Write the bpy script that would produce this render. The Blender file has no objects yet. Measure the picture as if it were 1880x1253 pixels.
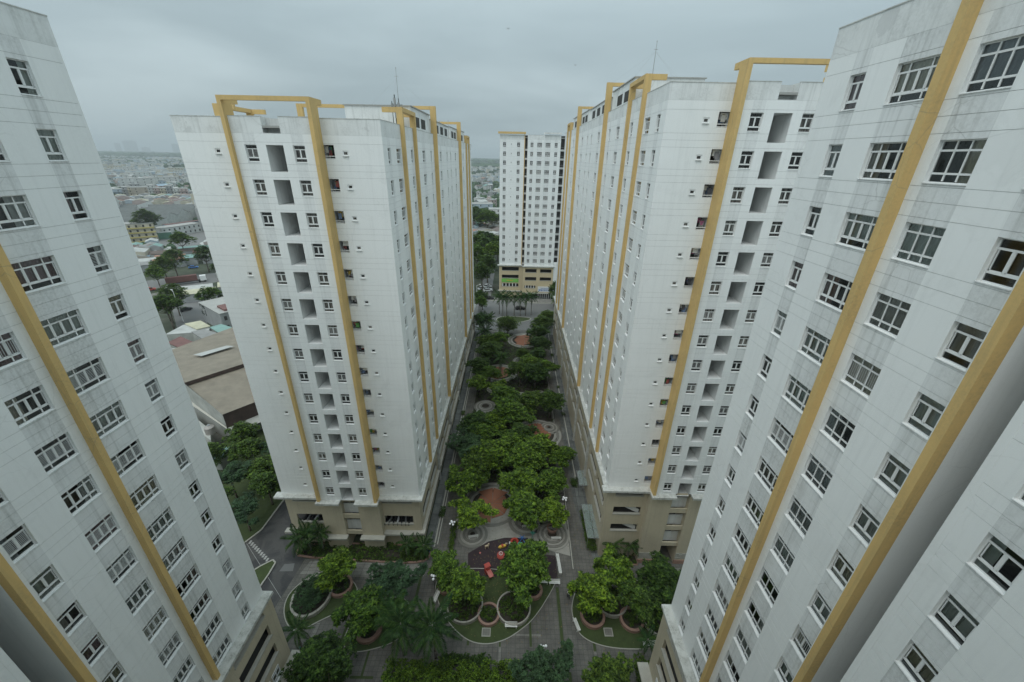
import bpy, math, random
from mathutils import Vector, Matrix, noise as mnoise
rnd = random.Random(11)
PI = math.pi
scene = bpy.context.scene
C = scene.collection
H = 59.2                                   # eye height above the courtyard

# ---------------------------------------------------------------- camera
cam_d = bpy.data.cameras.new('camera'); cam = bpy.data.objects.new('camera', cam_d); C.objects.link(cam)
pitch, yaw, roll = .430823, -.0017075, -.0198667
cp, sp, cy_, sy_ = math.cos(pitch), math.sin(pitch), math.cos(yaw), math.sin(yaw)
fwd = Vector((sy_*cp, cy_*cp, -sp)); r0 = Vector((cy_, -sy_, 0)); d0 = fwd.cross(r0)
right = math.cos(roll)*r0 + math.sin(roll)*d0; down = -math.sin(roll)*r0 + math.cos(roll)*d0
cam.matrix_world = Matrix(((right.x, -down.x, -fwd.x, 0), (right.y, -down.y, -fwd.y, 0), (right.z, -down.z, -fwd.z, H), (0, 0, 0, 1)))
cam_d.sensor_width = 36; cam_d.lens = 733.85/1880*36; cam_d.clip_start = .2; cam_d.clip_end = 30000
scene.camera = cam

# ---------------------------------------------------------------- sky, sun, exposure
SUN_EL, SUN_AZ = math.radians(62), math.radians(215)      # azimuth clockwise from +Y
world = bpy.data.worlds.new('World'); scene.world = world; world.use_nodes = True
nt = world.node_tree; N = nt.nodes; L = nt.links; N.clear()
out = N.new('ShaderNodeOutputWorld'); bg = N.new('ShaderNodeBackground'); bg.inputs[1].default_value = .1
sky = N.new('ShaderNodeTexSky'); sky.sky_type = 'NISHITA'; sky.sun_disc = False
sky.sun_elevation = SUN_EL; sky.sun_rotation = SUN_AZ; sky.dust_density = 4
tc = N.new('ShaderNodeTexCoord'); sep = N.new('ShaderNodeSeparateXYZ'); L.new(tc.outputs['Generated'], sep.inputs[0])
# cloud deck: direction projected onto a plane overhead
zz = N.new('ShaderNodeMath'); zz.operation = 'MAXIMUM'; zz.inputs[1].default_value = 0; L.new(sep.outputs[2], zz.inputs[0])
za = N.new('ShaderNodeMath'); za.operation = 'ADD'; za.inputs[1].default_value = .22; L.new(zz.outputs[0], za.inputs[0])
dv = N.new('ShaderNodeVectorMath'); dv.operation = 'DIVIDE'; cb = N.new('ShaderNodeCombineXYZ')
for i in range(3): L.new(za.outputs[0], cb.inputs[i])
L.new(tc.outputs['Generated'], dv.inputs[0]); L.new(cb.outputs[0], dv.inputs[1])
mp = N.new('ShaderNodeMapping'); mp.inputs['Scale'].default_value = (.62, .95, .4); mp.inputs['Location'].default_value = (3.1, .6, 0); L.new(dv.outputs[0], mp.inputs[0])
n1 = N.new('ShaderNodeTexNoise'); n1.inputs['Scale'].default_value = 1.0; n1.inputs['Detail'].default_value = 5; n1.inputs['Roughness'].default_value = .46; n1.inputs['Distortion'].default_value = .35
L.new(mp.outputs[0], n1.inputs['Vector'])
r1 = N.new('ShaderNodeValToRGB'); e = r1.color_ramp.elements
e[0].position = .38; e[0].color = (3.35, 4.2, 4.5, 1); e[1].position = .64; e[1].color = (4.85, 5.85, 6.15, 1)
L.new(n1.outputs[0], r1.inputs[0])
# overcast sky grows brighter towards the zenith
gz = N.new('ShaderNodeMapRange'); gz.inputs[1].default_value = 0; gz.inputs[2].default_value = 1; gz.inputs[3].default_value = .95; gz.inputs[4].default_value = 2.5
L.new(zz.outputs[0], gz.inputs[0])
ml = N.new('ShaderNodeVectorMath'); ml.operation = 'SCALE'; L.new(r1.outputs[0], ml.inputs[0]); L.new(gz.outputs[0], ml.inputs['Scale'])
mx = N.new('ShaderNodeMixRGB'); mx.inputs[0].default_value = .93; L.new(sky.outputs[0], mx.inputs[1]); L.new(ml.outputs[0], mx.inputs[2])
L.new(mx.outputs[0], bg.inputs[0]); L.new(bg.outputs[0], out.inputs[0])
sd = bpy.data.lights.new('sun', 'SUN'); sd.energy = 1.4; sd.angle = math.radians(50); sd.color = (1, .975, .94)
sun = bpy.data.objects.new('sun', sd); C.objects.link(sun)
dirv = Vector((math.sin(SUN_AZ)*math.cos(SUN_EL), math.cos(SUN_AZ)*math.cos(SUN_EL), math.sin(SUN_EL)))
sun.rotation_euler = dirv.to_track_quat('Z', 'Y').to_euler(); sun.location = (0, 0, 200)
vs = scene.view_settings; vs.view_transform = 'Standard'; vs.look = 'None'; vs.gamma = 1; vs.use_curve_mapping = False; vs.exposure = -.02
scene.cycles.max_bounces = 7; scene.cycles.diffuse_bounces = 4; scene.cycles.transparent_max_bounces = 10; scene.cycles.volume_bounces = 0
scene.cycles.volume_max_steps = 64

# ---------------------------------------------------------------- helpers
def link(o): C.objects.link(o); return o
def tag(o, label=None, cat=None, group=None, kind=None):
    if label: o['label'] = label
    if cat: o['category'] = cat
    if group: o['group'] = group
    if kind: o['kind'] = kind
    return o
def empty(name, loc, label, cat, group=None, rz=0):
    o = bpy.data.objects.new(name, None); link(o); o.location = loc; o.rotation_euler[2] = rz; o.empty_display_size = .5
    return tag(o, label, cat, group)
def mob(name, mesh, parent=None, loc=(0, 0, 0), rz=0, rot=None, sc=None):
    o = bpy.data.objects.new(name, mesh); link(o)
    if parent is not None: o.parent = parent
    o.location = loc; o.rotation_euler = rot if rot else (0, 0, rz)
    if sc: o.scale = sc
    return o
def put(name, mesh, root, P, rz=0):       # part of an unrotated thing, placed by world position
    return mob(name, mesh, root, Vector(P) - root.location, rz)
class MB:
    def __init__(s): s.v = []; s.f = []; s.m = []; s.uv = None
    def face(s, pts, m=0):
        i = len(s.v); s.v += [tuple(p) for p in pts]; s.f.append(tuple(range(i, i+len(pts)))); s.m.append(m)
    def box(s, x0, x1, y0, y1, z0, z1, m=0, skip=''):
        i = len(s.v); s.v += [(x, y, z) for z in (z0, z1) for y in (y0, y1) for x in (x0, x1)]
        fs = {'b': (0, 2, 3, 1), 't': (4, 5, 7, 6), 'f': (0, 1, 5, 4), 'k': (2, 6, 7, 3), 'l': (0, 4, 6, 2), 'r': (1, 3, 7, 5)}
        for k, q in fs.items():
            if k not in skip: s.f.append(tuple(i+a for a in q)); s.m.append(m)
        return s
    def tube(s, p0, p1, r0, r1=None, n=8, m=0, cap=True):
        r1 = r0 if r1 is None else r1; p0 = Vector(p0); p1 = Vector(p1); d = (p1-p0).normalized()
        a = d.orthogonal().normalized(); b = d.cross(a); i = len(s.v)
        for p, r in ((p0, r0), (p1, r1)):
            for k in range(n):
                t = 2*PI*k/n; s.v.append(tuple(p + r*(math.cos(t)*a + math.sin(t)*b)))
        for k in range(n):
            k2 = (k+1) % n; s.f.append((i+k, i+k2, i+n+k2, i+n+k)); s.m.append(m)
        if cap: s.f.append(tuple(i+n+k for k in range(n))); s.m.append(m); s.f.append(tuple(i+k for k in range(n-1, -1, -1))); s.m.append(m)
        return s
    def prism(s, poly, z0, z1, m=0, mside=None, bottom=False):
        n = len(poly); i = len(s.v); ms = m if mside is None else mside
        s.v += [(x, y, z0) for x, y in poly] + [(x, y, z1) for x, y in poly]
        s.f.append(tuple(i+n+k for k in range(n))); s.m.append(m)
        if bottom: s.f.append(tuple(i+k for k in range(n-1, -1, -1))); s.m.append(m)
        for k in range(n): k2 = (k+1) % n; s.f.append((i+k, i+k2, i+n+k2, i+n+k)); s.m.append(ms)
        return s
    def ring(s, cx, cy, ri, ro, z0, z1, n=40, m=0, a0=0, a1=2*PI, jit=0, sx=1, sy=1):
        full = abs(a1-a0-2*PI) < 1e-6; K = n if full else n+1; i = len(s.v)
        for k in range(K):
            t = a0+(a1-a0)*k/n; c, d = math.cos(t)*sx, math.sin(t)*sy
            s.v += [(cx+ri*c, cy+ri*d, z0), (cx+ro*c, cy+ro*d, z0), (cx+ro*c, cy+ro*d, z1), (cx+ri*c, cy+ri*d, z1)]
        for k in range(n):
            a = i+4*k; b = i+4*((k+1) % K)
            for q in ((1, 2), (2, 3), (3, 0)):
                s.f.append((a+q[0], b+q[0], b+q[1], a+q[1])); s.m.append(m)
        if not full:
            s.f.append((i, i+1, i+2, i+3)); s.m.append(m); a = i+4*n; s.f.append((a+3, a+2, a+1, a)); s.m.append(m)
        return s
    def sphere(s, c, r, n=10, k=6, m=0, sc=(1, 1, 1)):
        i = len(s.v)
        for a in range(k+1):
            t = PI*a/k
            for b in range(n):
                u = 2*PI*b/n; s.v.append((c[0]+r*sc[0]*math.sin(t)*math.cos(u), c[1]+r*sc[1]*math.sin(t)*math.sin(u), c[2]+r*sc[2]*math.cos(t)))
        for a in range(k):
            for b in range(n):
                b2 = (b+1) % n; s.f.append((i+a*n+b, i+(a+1)*n+b, i+(a+1)*n+b2, i+a*n+b2)); s.m.append(m)
        return s
    def mesh(s, name, *mats, smooth=False):
        me = bpy.data.meshes.new(name); me.from_pydata(s.v, [], s.f)
        for m in mats: me.materials.append(m)
        if any(s.m): me.polygons.foreach_set('material_index', s.m)
        if smooth: me.polygons.foreach_set('use_smooth', [True]*len(me.polygons))
        me.update(); return me

# ---------------------------------------------------------------- materials
def new_mat(name):
    m = bpy.data.materials.new(name); m.use_nodes = True
    return m, m.node_tree.nodes, m.node_tree.links, m.node_tree.nodes['Principled BSDF']
def world_pos(N, L, scale):
    g = N.new('ShaderNodeNewGeometry'); mp = N.new('ShaderNodeMapping'); mp.inputs['Scale'].default_value = scale
    L.new(g.outputs['Position'], mp.inputs[0]); return mp.outputs[0]
def noise(N, L, vec, scale, detail=5, rough=.55, dist=0):
    n = N.new('ShaderNodeTexNoise'); n.inputs['Scale'].default_value = scale; n.inputs['Detail'].default_value = detail
    n.inputs['Roughness'].default_value = rough; n.inputs['Distortion'].default_value = dist; L.new(vec, n.inputs['Vector']); return n.outputs[0]
def ramp(N, L, src, stops):
    r = N.new('ShaderNodeValToRGB'); el = r.color_ramp.elements
    while len(el) < len(stops): el.new(.5)
    for q, (p, c) in zip(el, stops): q.position = p; q.color = (c, c, c, 1) if isinstance(c, (int, float)) else (*c, 1)
    L.new(src, r.inputs[0]); return r.outputs[0]
def mix(N, L, a, b, fac, mode='MIX'):
    m = N.new('ShaderNodeMixRGB'); m.blend_type = mode
    for i, q in ((0, fac), (1, a), (2, b)):
        if isinstance(q, (int, float)): m.inputs[i].default_value = q if i == 0 else (q, q, q, 1)
        elif isinstance(q, tuple): m.inputs[i].default_value = (*q, 1)
        else: L.new(q, m.inputs[i])
    return m.outputs[0]
def bump(N, L, bsdf, h, strength=.3, dist=.02):
    b = N.new('ShaderNodeBump'); b.inputs['Strength'].default_value = strength; b.inputs['Distance'].default_value = dist
    L.new(h, b.inputs['Height']); L.new(b.outputs[0], bsdf.inputs['Normal'])
def paint(name, base, dirt=(.30, .30, .27), amt=.5, streak=.5, rough=.75, cracks=0.0, patch=0.0, blotch=.35):
    m, N, L, B = new_mat(name)
    v = world_pos(N, L, (1, 1, 1)); vs_ = world_pos(N, L, (3.6, 3.6, .16))
    big = noise(N, L, v, blotch, 6, .6); fine = noise(N, L, v, 7, 4, .6); st = noise(N, L, vs_, 1.0, 5, .6)
    f1 = ramp(N, L, big, [(.40, 0), (.75, 1)]); f2 = ramp(N, L, st, [(.50, 0), (.78, 1)])
    f3 = ramp(N, L, fine, [(.4, .25), (.7, 1)])
    d = mix(N, L, f1, f3, 1, 'MULTIPLY')
    col = mix(N, L, base, dirt, mix(N, L, d, amt, 1, 'MULTIPLY'))
    col = mix(N, L, col, dirt, mix(N, L, f2, streak, 1, 'MULTIPLY'))
    if patch:                                # repainted or flaked patches with a crisp edge
        p = ramp(N, L, noise(N, L, v, .22, 8, .62, .4), [(.60, 0), (.612, 1)])
        col = mix(N, L, col, tuple(c*.74 for c in base), mix(N, L, p, patch, 1, 'MULTIPLY'))
    if cracks:
        vd = mix(N, L, v, noise(N, L, v, 1.3, 4), .35, 'ADD')
        vo = N.new('ShaderNodeTexVoronoi'); vo.feature = 'DISTANCE_TO_EDGE'; vo.inputs['Scale'].default_value = .42; L.new(vd, vo.inputs['Vector'])
        c = ramp(N, L, vo.outputs['Distance'], [(.0, 1), (.012, 0)])
        c = mix(N, L, c, ramp(N, L, noise(N, L, v, .16, 3), [(.52, 0), (.62, 1)]), 1, 'MULTIPLY')
        col = mix(N, L, col, (.16, .15, .14), mix(N, L, c, cracks, 1, 'MULTIPLY'))
    L.new(col, B.inputs['Base Color']); B.inputs['Roughness'].default_value = rough
    bump(N, L, B, fine, .25, .01)
    return m
def flat(name, col, rough=.6, metal=0, var=.15, scale=3, spec=.5):
    m, N, L, B = new_mat(name)
    n = noise(N, L, world_pos(N, L, (1, 1, 1)), scale, 4)
    L.new(mix(N, L, tuple(c*(1-var) for c in col), tuple(min(1, c*(1+var)) for c in col), n), B.inputs['Base Color'])
    B.inputs['Roughness'].default_value = rough; B.inputs['Metallic'].default_value = metal; B.inputs['Specular IOR Level'].default_value = spec
    return m
def by_object(name, cols, rough=.6, var=.2, scale=2):
    m, N, L, B = new_mat(name); oi = N.new('ShaderNodeObjectInfo')
    r = N.new('ShaderNodeValToRGB'); r.color_ramp.interpolation = 'CONSTANT'; el = r.color_ramp.elements
    while len(el) < len(cols): el.new(.5)
    for i, c in enumerate(cols): el[i].position = i/len(cols); el[i].color = (*c, 1)
    L.new(oi.outputs['Random'], r.inputs[0])
    n = noise(N, L, world_pos(N, L, (1, 1, 1)), scale, 4)
    L.new(mix(N, L, r.outputs[0], ramp(N, L, n, [(.3, 1-var), (.7, 1)]), 1, 'MULTIPLY'), B.inputs['Base Color'])
    B.inputs['Roughness'].default_value = rough
    return m
M = {}
M['white'] = paint('white_wall_paint', (.82, .835, .825), (.38, .40, .39), .14, .13, cracks=.12, patch=.12)
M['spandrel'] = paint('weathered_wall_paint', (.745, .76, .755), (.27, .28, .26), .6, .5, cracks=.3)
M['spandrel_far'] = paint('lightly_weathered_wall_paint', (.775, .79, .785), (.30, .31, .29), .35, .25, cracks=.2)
M['parapet'] = paint('stained_parapet_paint', (.75, .765, .755), (.28, .29, .27), .55, .35, cracks=.3, patch=.6, blotch=.6)
M['joint'] = paint('dirty_joint', (.46, .47, .46), (.1, .1, .1), .6, .5)
M['yellow'] = paint('yellow_fin_paint', (.64, .44, .175), (.28, .22, .12), .55, .35, cracks=.35)
M['beige'] = paint('beige_podium_paint', (.54, .48, .355), (.20, .18, .14), .4, .22)
M['beige5'] = paint('warm_podium_paint', (.60, .50, .32), (.3, .25, .18), .3, .2)
M['ledge'] = paint('mossy_ledge_concrete', (.56, .57, .54), (.10, .10, .07), .95, .2, blotch=1.4)
M['roof'] = paint('roof_concrete', (.36, .36, .34), (.16, .16, .15), .6, .0, blotch=.5)
M['frame'] = flat('white_window_frame', (.74, .75, .74), .45, 0, .06)
M['inner'] = paint('shaft_wall_paint', (.70, .71, .70), (.3, .3, .29), .3, .35)
M['dark'] = flat('dark_room', (.045, .044, .040), .9)
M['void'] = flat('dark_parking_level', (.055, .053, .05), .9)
M['bars'] = flat('window_bars', (.62, .63, .62), .5)
M['metal'] = flat('galvanised_metal', (.33, .34, .34), .45, .6)
M['curtain'] = by_object('curtain_cloth', [(.80, .79, .74), (.58, .53, .47), (.86, .85, .82), (.45, .30, .30), (.74, .76, .71), (.42, .43, .44), (.78, .70, .55), (.66, .66, .66)], .9)
M['cloth'] = by_object('laundry_cloth', [(.34, .10, .09), (.14, .2, .32), (.5, .5, .47), (.08, .08, .09), (.42, .30, .06), (.12, .32, .10), (.45, .16, .28), (.32, .32, .34)], .9)
# near window glass: clear with sky reflection
m, N_, L_, B_ = new_mat('window_glass'); N_.remove(B_)
fr = N_.new('ShaderNodeFresnel'); fr.inputs[0].default_value = 1.75; gl = N_.new('ShaderNodeBsdfGlossy'); gl.inputs['Roughness'].default_value = .04; gl.inputs['Color'].default_value = (.8, .85, .86, 1)
tr = N_.new('ShaderNodeBsdfTransparent'); tr.inputs[0].default_value = (.74, .78, .78, 1); ms = N_.new('ShaderNodeMixShader')
L_.new(fr.outputs[0], ms.inputs[0]); L_.new(tr.outputs[0], ms.inputs[1]); L_.new(gl.outputs[0], ms.inputs[2]); L_.new(ms.outputs[0], N_['Material Output'].inputs[0])
M['glass'] = m
# far window glass: opaque pane, curtain folds of each flat seen through it
m, N_, L_, B_ = new_mat('curtained_glass'); oi = N_.new('ShaderNodeObjectInfo')
rc = ramp(N_, L_, oi.outputs['Random'], [(0, (.02, .022, .022)), (.30, (.03, .03, .03)), (.42, (.13, .125, .11)), (.58, (.05, .05, .05)), (.72, (.22, .21, .19)), (.86, (.10, .085, .07)), (1, (.16, .17, .16))])
w = noise(N_, L_, world_pos(N_, L_, (11, 11, .7)), 1, 2)
L_.new(mix(N_, L_, rc, ramp(N_, L_, w, [(.42, .22), (.6, 1.25)]), 1, 'MULTIPLY'), B_.inputs['Base Color']); B_.inputs['Roughness'].default_value = .12
M['farglass'] = m

def leafmat(name, c0, c1, c2):
    m, N, L, B = new_mat(name)
    g = N.new('ShaderNodeNewGeometry'); oi = N.new('ShaderNodeObjectInfo')
    a = noise(N, L, world_pos(N, L, (1, 1, 1)), .9, 3)
    b = ramp(N, L, g.outputs['Random Per Island'], [(0, c0), (.55, c1), (1, c2)])
    col = mix(N, L, b, ramp(N, L, a, [(.3, .45), (.72, 1.4)]), 1, 'MULTIPLY')
    col = mix(N, L, col, ramp(N, L, oi.outputs['Random'], [(0, (.72, .78, .9)), (1, (1.25, 1.15, .9))]), 1, 'MULTIPLY')
    L.new(col, B.inputs['Base Color']); B.inputs['Roughness'].default_value = .5; B.inputs['Specular IOR Level'].default_value = .2
    tl = N.new('ShaderNodeBsdfTranslucent'); L.new(col, tl.inputs[0]); mxs = N.new('ShaderNodeMixShader'); mxs.inputs[0].default_value = .2
    L.new(B.outputs[0], mxs.inputs[1]); L.new(tl.outputs[0], mxs.inputs[2]); L.new(mxs.outputs[0], N['Material Output'].inputs[0])
    return m
M['leaf'] = leafmat('bright_green_leaves', (.022, .050, .008), (.080, .155, .018), (.21, .33, .035))
M['leafdark'] = leafmat('dark_green_leaves', (.018, .040, .009), (.055, .108, .018), (.13, .21, .032))
M['leafgrey'] = leafmat('dusty_green_leaves', (.028, .060, .030), (.045, .095, .045), (.07, .13, .06))
M['palmleaf'] = leafmat('palm_leaves', (.02, .05, .016), (.04, .095, .024), (.085, .15, .035))
M['bark'] = paint('bark', (.13, .105, .08), (.05, .045, .035), .6, .4, rough=.9)
M['palmbark'] = paint('palm_trunk', (.24, .22, .19), (.1, .09, .08), .6, .3, rough=.9)
M['grass'] = flat('lawn_grass', (.050, .072, .022), .9, 0, .45, 1.1)
M['soil'] = flat('planting_soil', (.040, .034, .024), .95, 0, .5, 2)
M['kerb'] = paint('kerb_stone', (.42, .41, .36), (.2, .19, .16), .5, 0, blotch=1.5)
M['redkerb'] = paint('red_granite_ring', (.34, .21, .165), (.16, .11, .09), .5, 0, blotch=1.6)
M['palekerb'] = paint('pale_granite_ring', (.42, .40, .35), (.17, .16, .13), .6, 0, blotch=1.6)
M['stone1'] = paint('pale_stone_paving', (.33, .32, .285), (.15, .145, .12), .7, 0, blotch=1.2)
M['stone2'] = paint('dark_stone_paving', (.20, .195, .17), (.1, .095, .08), .7, 0, blotch=1.2)
M['rubber'] = flat('rubber_floor', (.038, .024, .028), .9, 0, .4, .7)
M['orange'] = paint('terracotta_paving', (.30, .125, .07), (.17, .09, .06), .6, 0, blotch=.9)
M['benchwhite'] = flat('white_bench_paint', (.74, .74, .70), .5, 0, .1)
M['lamppost'] = flat('dark_green_post', (.03, .045, .04), .5, .3)
M['globe'] = flat('opal_lamp_globe', (.85, .86, .86), .3, 0, .03)
for k, c in dict(red=(.42, .06, .04), yellowp=(.62, .40, .05), bluep=(.05, .16, .42), greenp=(.06, .40, .28), pink=(.55, .18, .15), cream=(.55, .45, .30), black=(.02, .02, .022), skin=(.38, .24, .17), hair=(.015, .012, .01), shirt=(.55, .56, .58), tealp=(.05, .28, .22), tank=(.30, .28, .26)).items():
    M[k] = flat(k + '_finish', c, .45, 0, .1)
def tiles(name, c1, c2, mortar, sx, sy, msize=.03, rot=0, blotch=.5):
    m, N, L, B = new_mat(name)
    v = world_pos(N, L, (1, 1, 1)); 
    mp = N.new('ShaderNodeMapping'); mp.inputs['Rotation'].default_value[2] = rot; L.new(v, mp.inputs[0])
    b = N.new('ShaderNodeTexBrick'); b.inputs['Scale'].default_value = 1; b.inputs['Brick Width'].default_value = sx; b.inputs['Row Height'].default_value = sy
    b.inputs['Mortar Size'].default_value = msize; b.inputs['Color1'].default_value = (*c1, 1); b.inputs['Color2'].default_value = (*c2, 1); b.inputs['Mortar'].default_value = (*mortar, 1)
    b.offset = .0; L.new(mp.outputs[0], b.inputs['Vector'])
    big = ramp(N, L, noise(N, L, v, blotch, 6, .6), [(.3, .62), (.7, 1.12)]); fine = ramp(N, L, noise(N, L, v, 5, 4), [(.3, .85), (.7, 1.08)])
    L.new(mix(N, L, mix(N, L, b.outputs[0], big, 1, 'MULTIPLY'), fine, 1, 'MULTIPLY'), B.inputs['Base Color']); B.inputs['Roughness'].default_value = .8
    return m
M['paving'] = tiles('grey_courtyard_pavers', (.165, .157, .138), (.138, .132, .118), (.10, .097, .088), .6, .6)
M['paving2'] = tiles('pale_courtyard_pavers', (.27, .26, .235), (.23, .225, .20), (.12, .115, .10), 1.2, .6)
M['wetpaving'] = tiles('green_grey_slabs', (.165, .175, .165), (.115, .12, .115), (.06, .062, .06), 1.6, 2.4, .04, 0, .9)
# asphalt with damp patches
m, N_, L_, B_ = new_mat('patched_asphalt'); v = world_pos(N_, L_, (1, 1, 1))
a_ = ramp(N_, L_, noise(N_, L_, v, .25, 7, .6, .6), [(.42, (.042, .042, .044)), (.50, (.062, .061, .060)), (.53, (.078, .076, .073))])
L_.new(mix(N_, L_, a_, ramp(N_, L_, noise(N_, L_, v, 9, 4), [(.3, .8), (.7, 1.15)]), 1, 'MULTIPLY'), B_.inputs['Base Color']); B_.inputs['Roughness'].default_value = .75
M['asphalt'] = m
M['roadpale'] = paint('worn_road_asphalt', (.17, .17, .165), (.09, .09, .09), .6, 0, blotch=.2)
M['line'] = paint('worn_line_paint', (.42, .42, .40), (.12, .12, .12), .7, 0, blotch=3)
# wide city ground: scrub, dust and yards
m, N_, L_, B_ = new_mat('city_ground'); v = world_pos(N_, L_, (1, 1, 1))
a_ = ramp(N_, L_, noise(N_, L_, v, .012, 9, .65), [(.35, (.035, .055, .028)), (.5, (.06, .07, .045)), (.58, (.14, .13, .115)), (.75, (.09, .088, .08))])
L_.new(mix(N_, L_, a_, ramp(N_, L_, noise(N_, L_, v, .3, 6), [(.3, .7), (.7, 1.2)]), 1, 'MULTIPLY'), B_.inputs['Base Color']); B_.inputs['Roughness'].default_value = .95
M['ground'] = m
def sheet(name, col, var=.25, rough=.6, rib=0, metal=0, rot=0):
    m, N, L, B = new_mat(name); v = world_pos(N, L, (1, 1, 1))
    n = ramp(N, L, noise(N, L, v, .35, 7, .62), [(.3, 1-var), (.7, 1+var*.4)])
    c = mix(N, L, col, n, 1, 'MULTIPLY')
    if rib:
        w = N.new('ShaderNodeTexWave'); w.inputs['Scale'].default_value = rib; mp = N.new('ShaderNodeMapping'); mp.inputs['Rotation'].default_value[2] = rot
        L.new(v, mp.inputs[0]); L.new(mp.outputs[0], w.inputs['Vector']); c = mix(N, L, c, ramp(N, L, w.outputs['Fac'], [(0, .9), (1, 1.05)]), 1, 'MULTIPLY')
        bump(N, L, B, w.outputs['Fac'], .5, .05)
    L.new(c, B.inputs['Base Color']); B.inputs['Roughness'].default_value = rough; B.inputs['Metallic'].default_value = metal
    return m
M['shed'] = sheet('warehouse_sheet_roof', (.235, .205, .16), .25, .7, 1.2, 0, .7)
M['shedgrey'] = sheet('grey_sheet_roof', (.115, .125, .12), .3, .7, .6, 0, .25)
M['wallgrey'] = sheet('pale_sheet_wall', (.40, .41, .38), .3)
M['rust'] = sheet('rusty_dark_cladding', (.075, .05, .042), .5, .8, 2.5)
ROOFS = [sheet('teal_roof', (.20, .33, .30)), sheet('orange_tile_roof', (.30, .16, .11)), sheet('grey_roof', (.25, .25, .24)), sheet('cream_roof', (.48, .46, .33)),
         sheet('brown_roof', (.12, .09, .075)), sheet('pale_roof', (.42, .43, .41)), sheet('maroon_roof', (.17, .08, .07)), sheet('blue_roof', (.28, .38, .46))]
WALLS = [sheet('white_render', (.55, .56, .54)), sheet('cream_render', (.50, .47, .38)), sheet('grey_render', (.34, .35, .35)), sheet('beige_render', (.40, .36, .30)), sheet('pale_blue_render', (.38, .45, .50)), sheet('pink_render', (.45, .37, .35))]
# ================================================================ TOWERS
# A facade lives in its own frame: x runs to the right seen from outside, y goes into the wall, z up.
PITCH = 3.32; NFL = 15
def strip(name, segs, z0, z1, holes, stain, mats, y=0.0, groove=.010, back=.02):
    """wall band z0..z1 over segments segs [(u0,u1)], with holes (u0,u1,z0,z1,depth); stain = u-ranges painted with material 1"""
    b = MB()
    for (s0, s1) in segs:
        hs = [h for h in holes if h[1] > s0 and h[0] < s1 and h[3] > z0 and h[2] < z1]
        us = sorted({s0, s1, *[min(max(q, s0), s1) for h in hs for q in h[:2]], *[min(max(q, s0), s1) for st in stain for q in st]})
        zs = sorted({z0+groove, z1-groove, *[min(max(q, z0+groove), z1-groove) for h in hs for q in h[2:4]]})
        for i in range(len(us)-1):
            if us[i+1]-us[i] < 1e-4: continue
            um = (us[i]+us[i+1])/2; mi = 1 if any(a < um < c for a, c in stain) else 0
            for k in range(len(zs)-1):
                if zs[k+1]-zs[k] < 1e-4: continue
                zm = (zs[k]+zs[k+1])/2
                if any(h[0] < um < h[1] and h[2] < zm < h[3] for h in hs): continue
                b.face([(us[i], y, zs[k]), (us[i+1], y, zs[k]), (us[i+1], y, zs[k+1]), (us[i], y, zs[k+1])], mi)
            if groove:
                for zq in (z0+groove, z1-groove):
                    if not any(h[0] < um < h[1] and h[2] <= zq <= h[3] for h in hs):
                        b.face([(us[i], y, zq), (us[i+1], y, zq), (us[i+1], y+back, zq), (us[i], y+back, zq)], mi)
        for h in hs:
            a, c, e, f, d = h; e2, f2 = max(e, z0), min(f, z1)
            b.face([(a, y, e2), (a, y+d, e2), (a, y+d, f2), (a, y, f2)], 0); b.face([(c, y, e2), (c, y, f2), (c, y+d, f2), (c, y+d, e2)], 0)
            if f <= z1: b.face([(a, y, f), (a, y+d, f), (c, y+d, f), (c, y, f)], 0)
            if e >= z0: b.face([(a, y, e), (c, y, e), (c, y+d, e), (a, y+d, e)], 0)
    return b.mesh(name, *mats)

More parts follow.
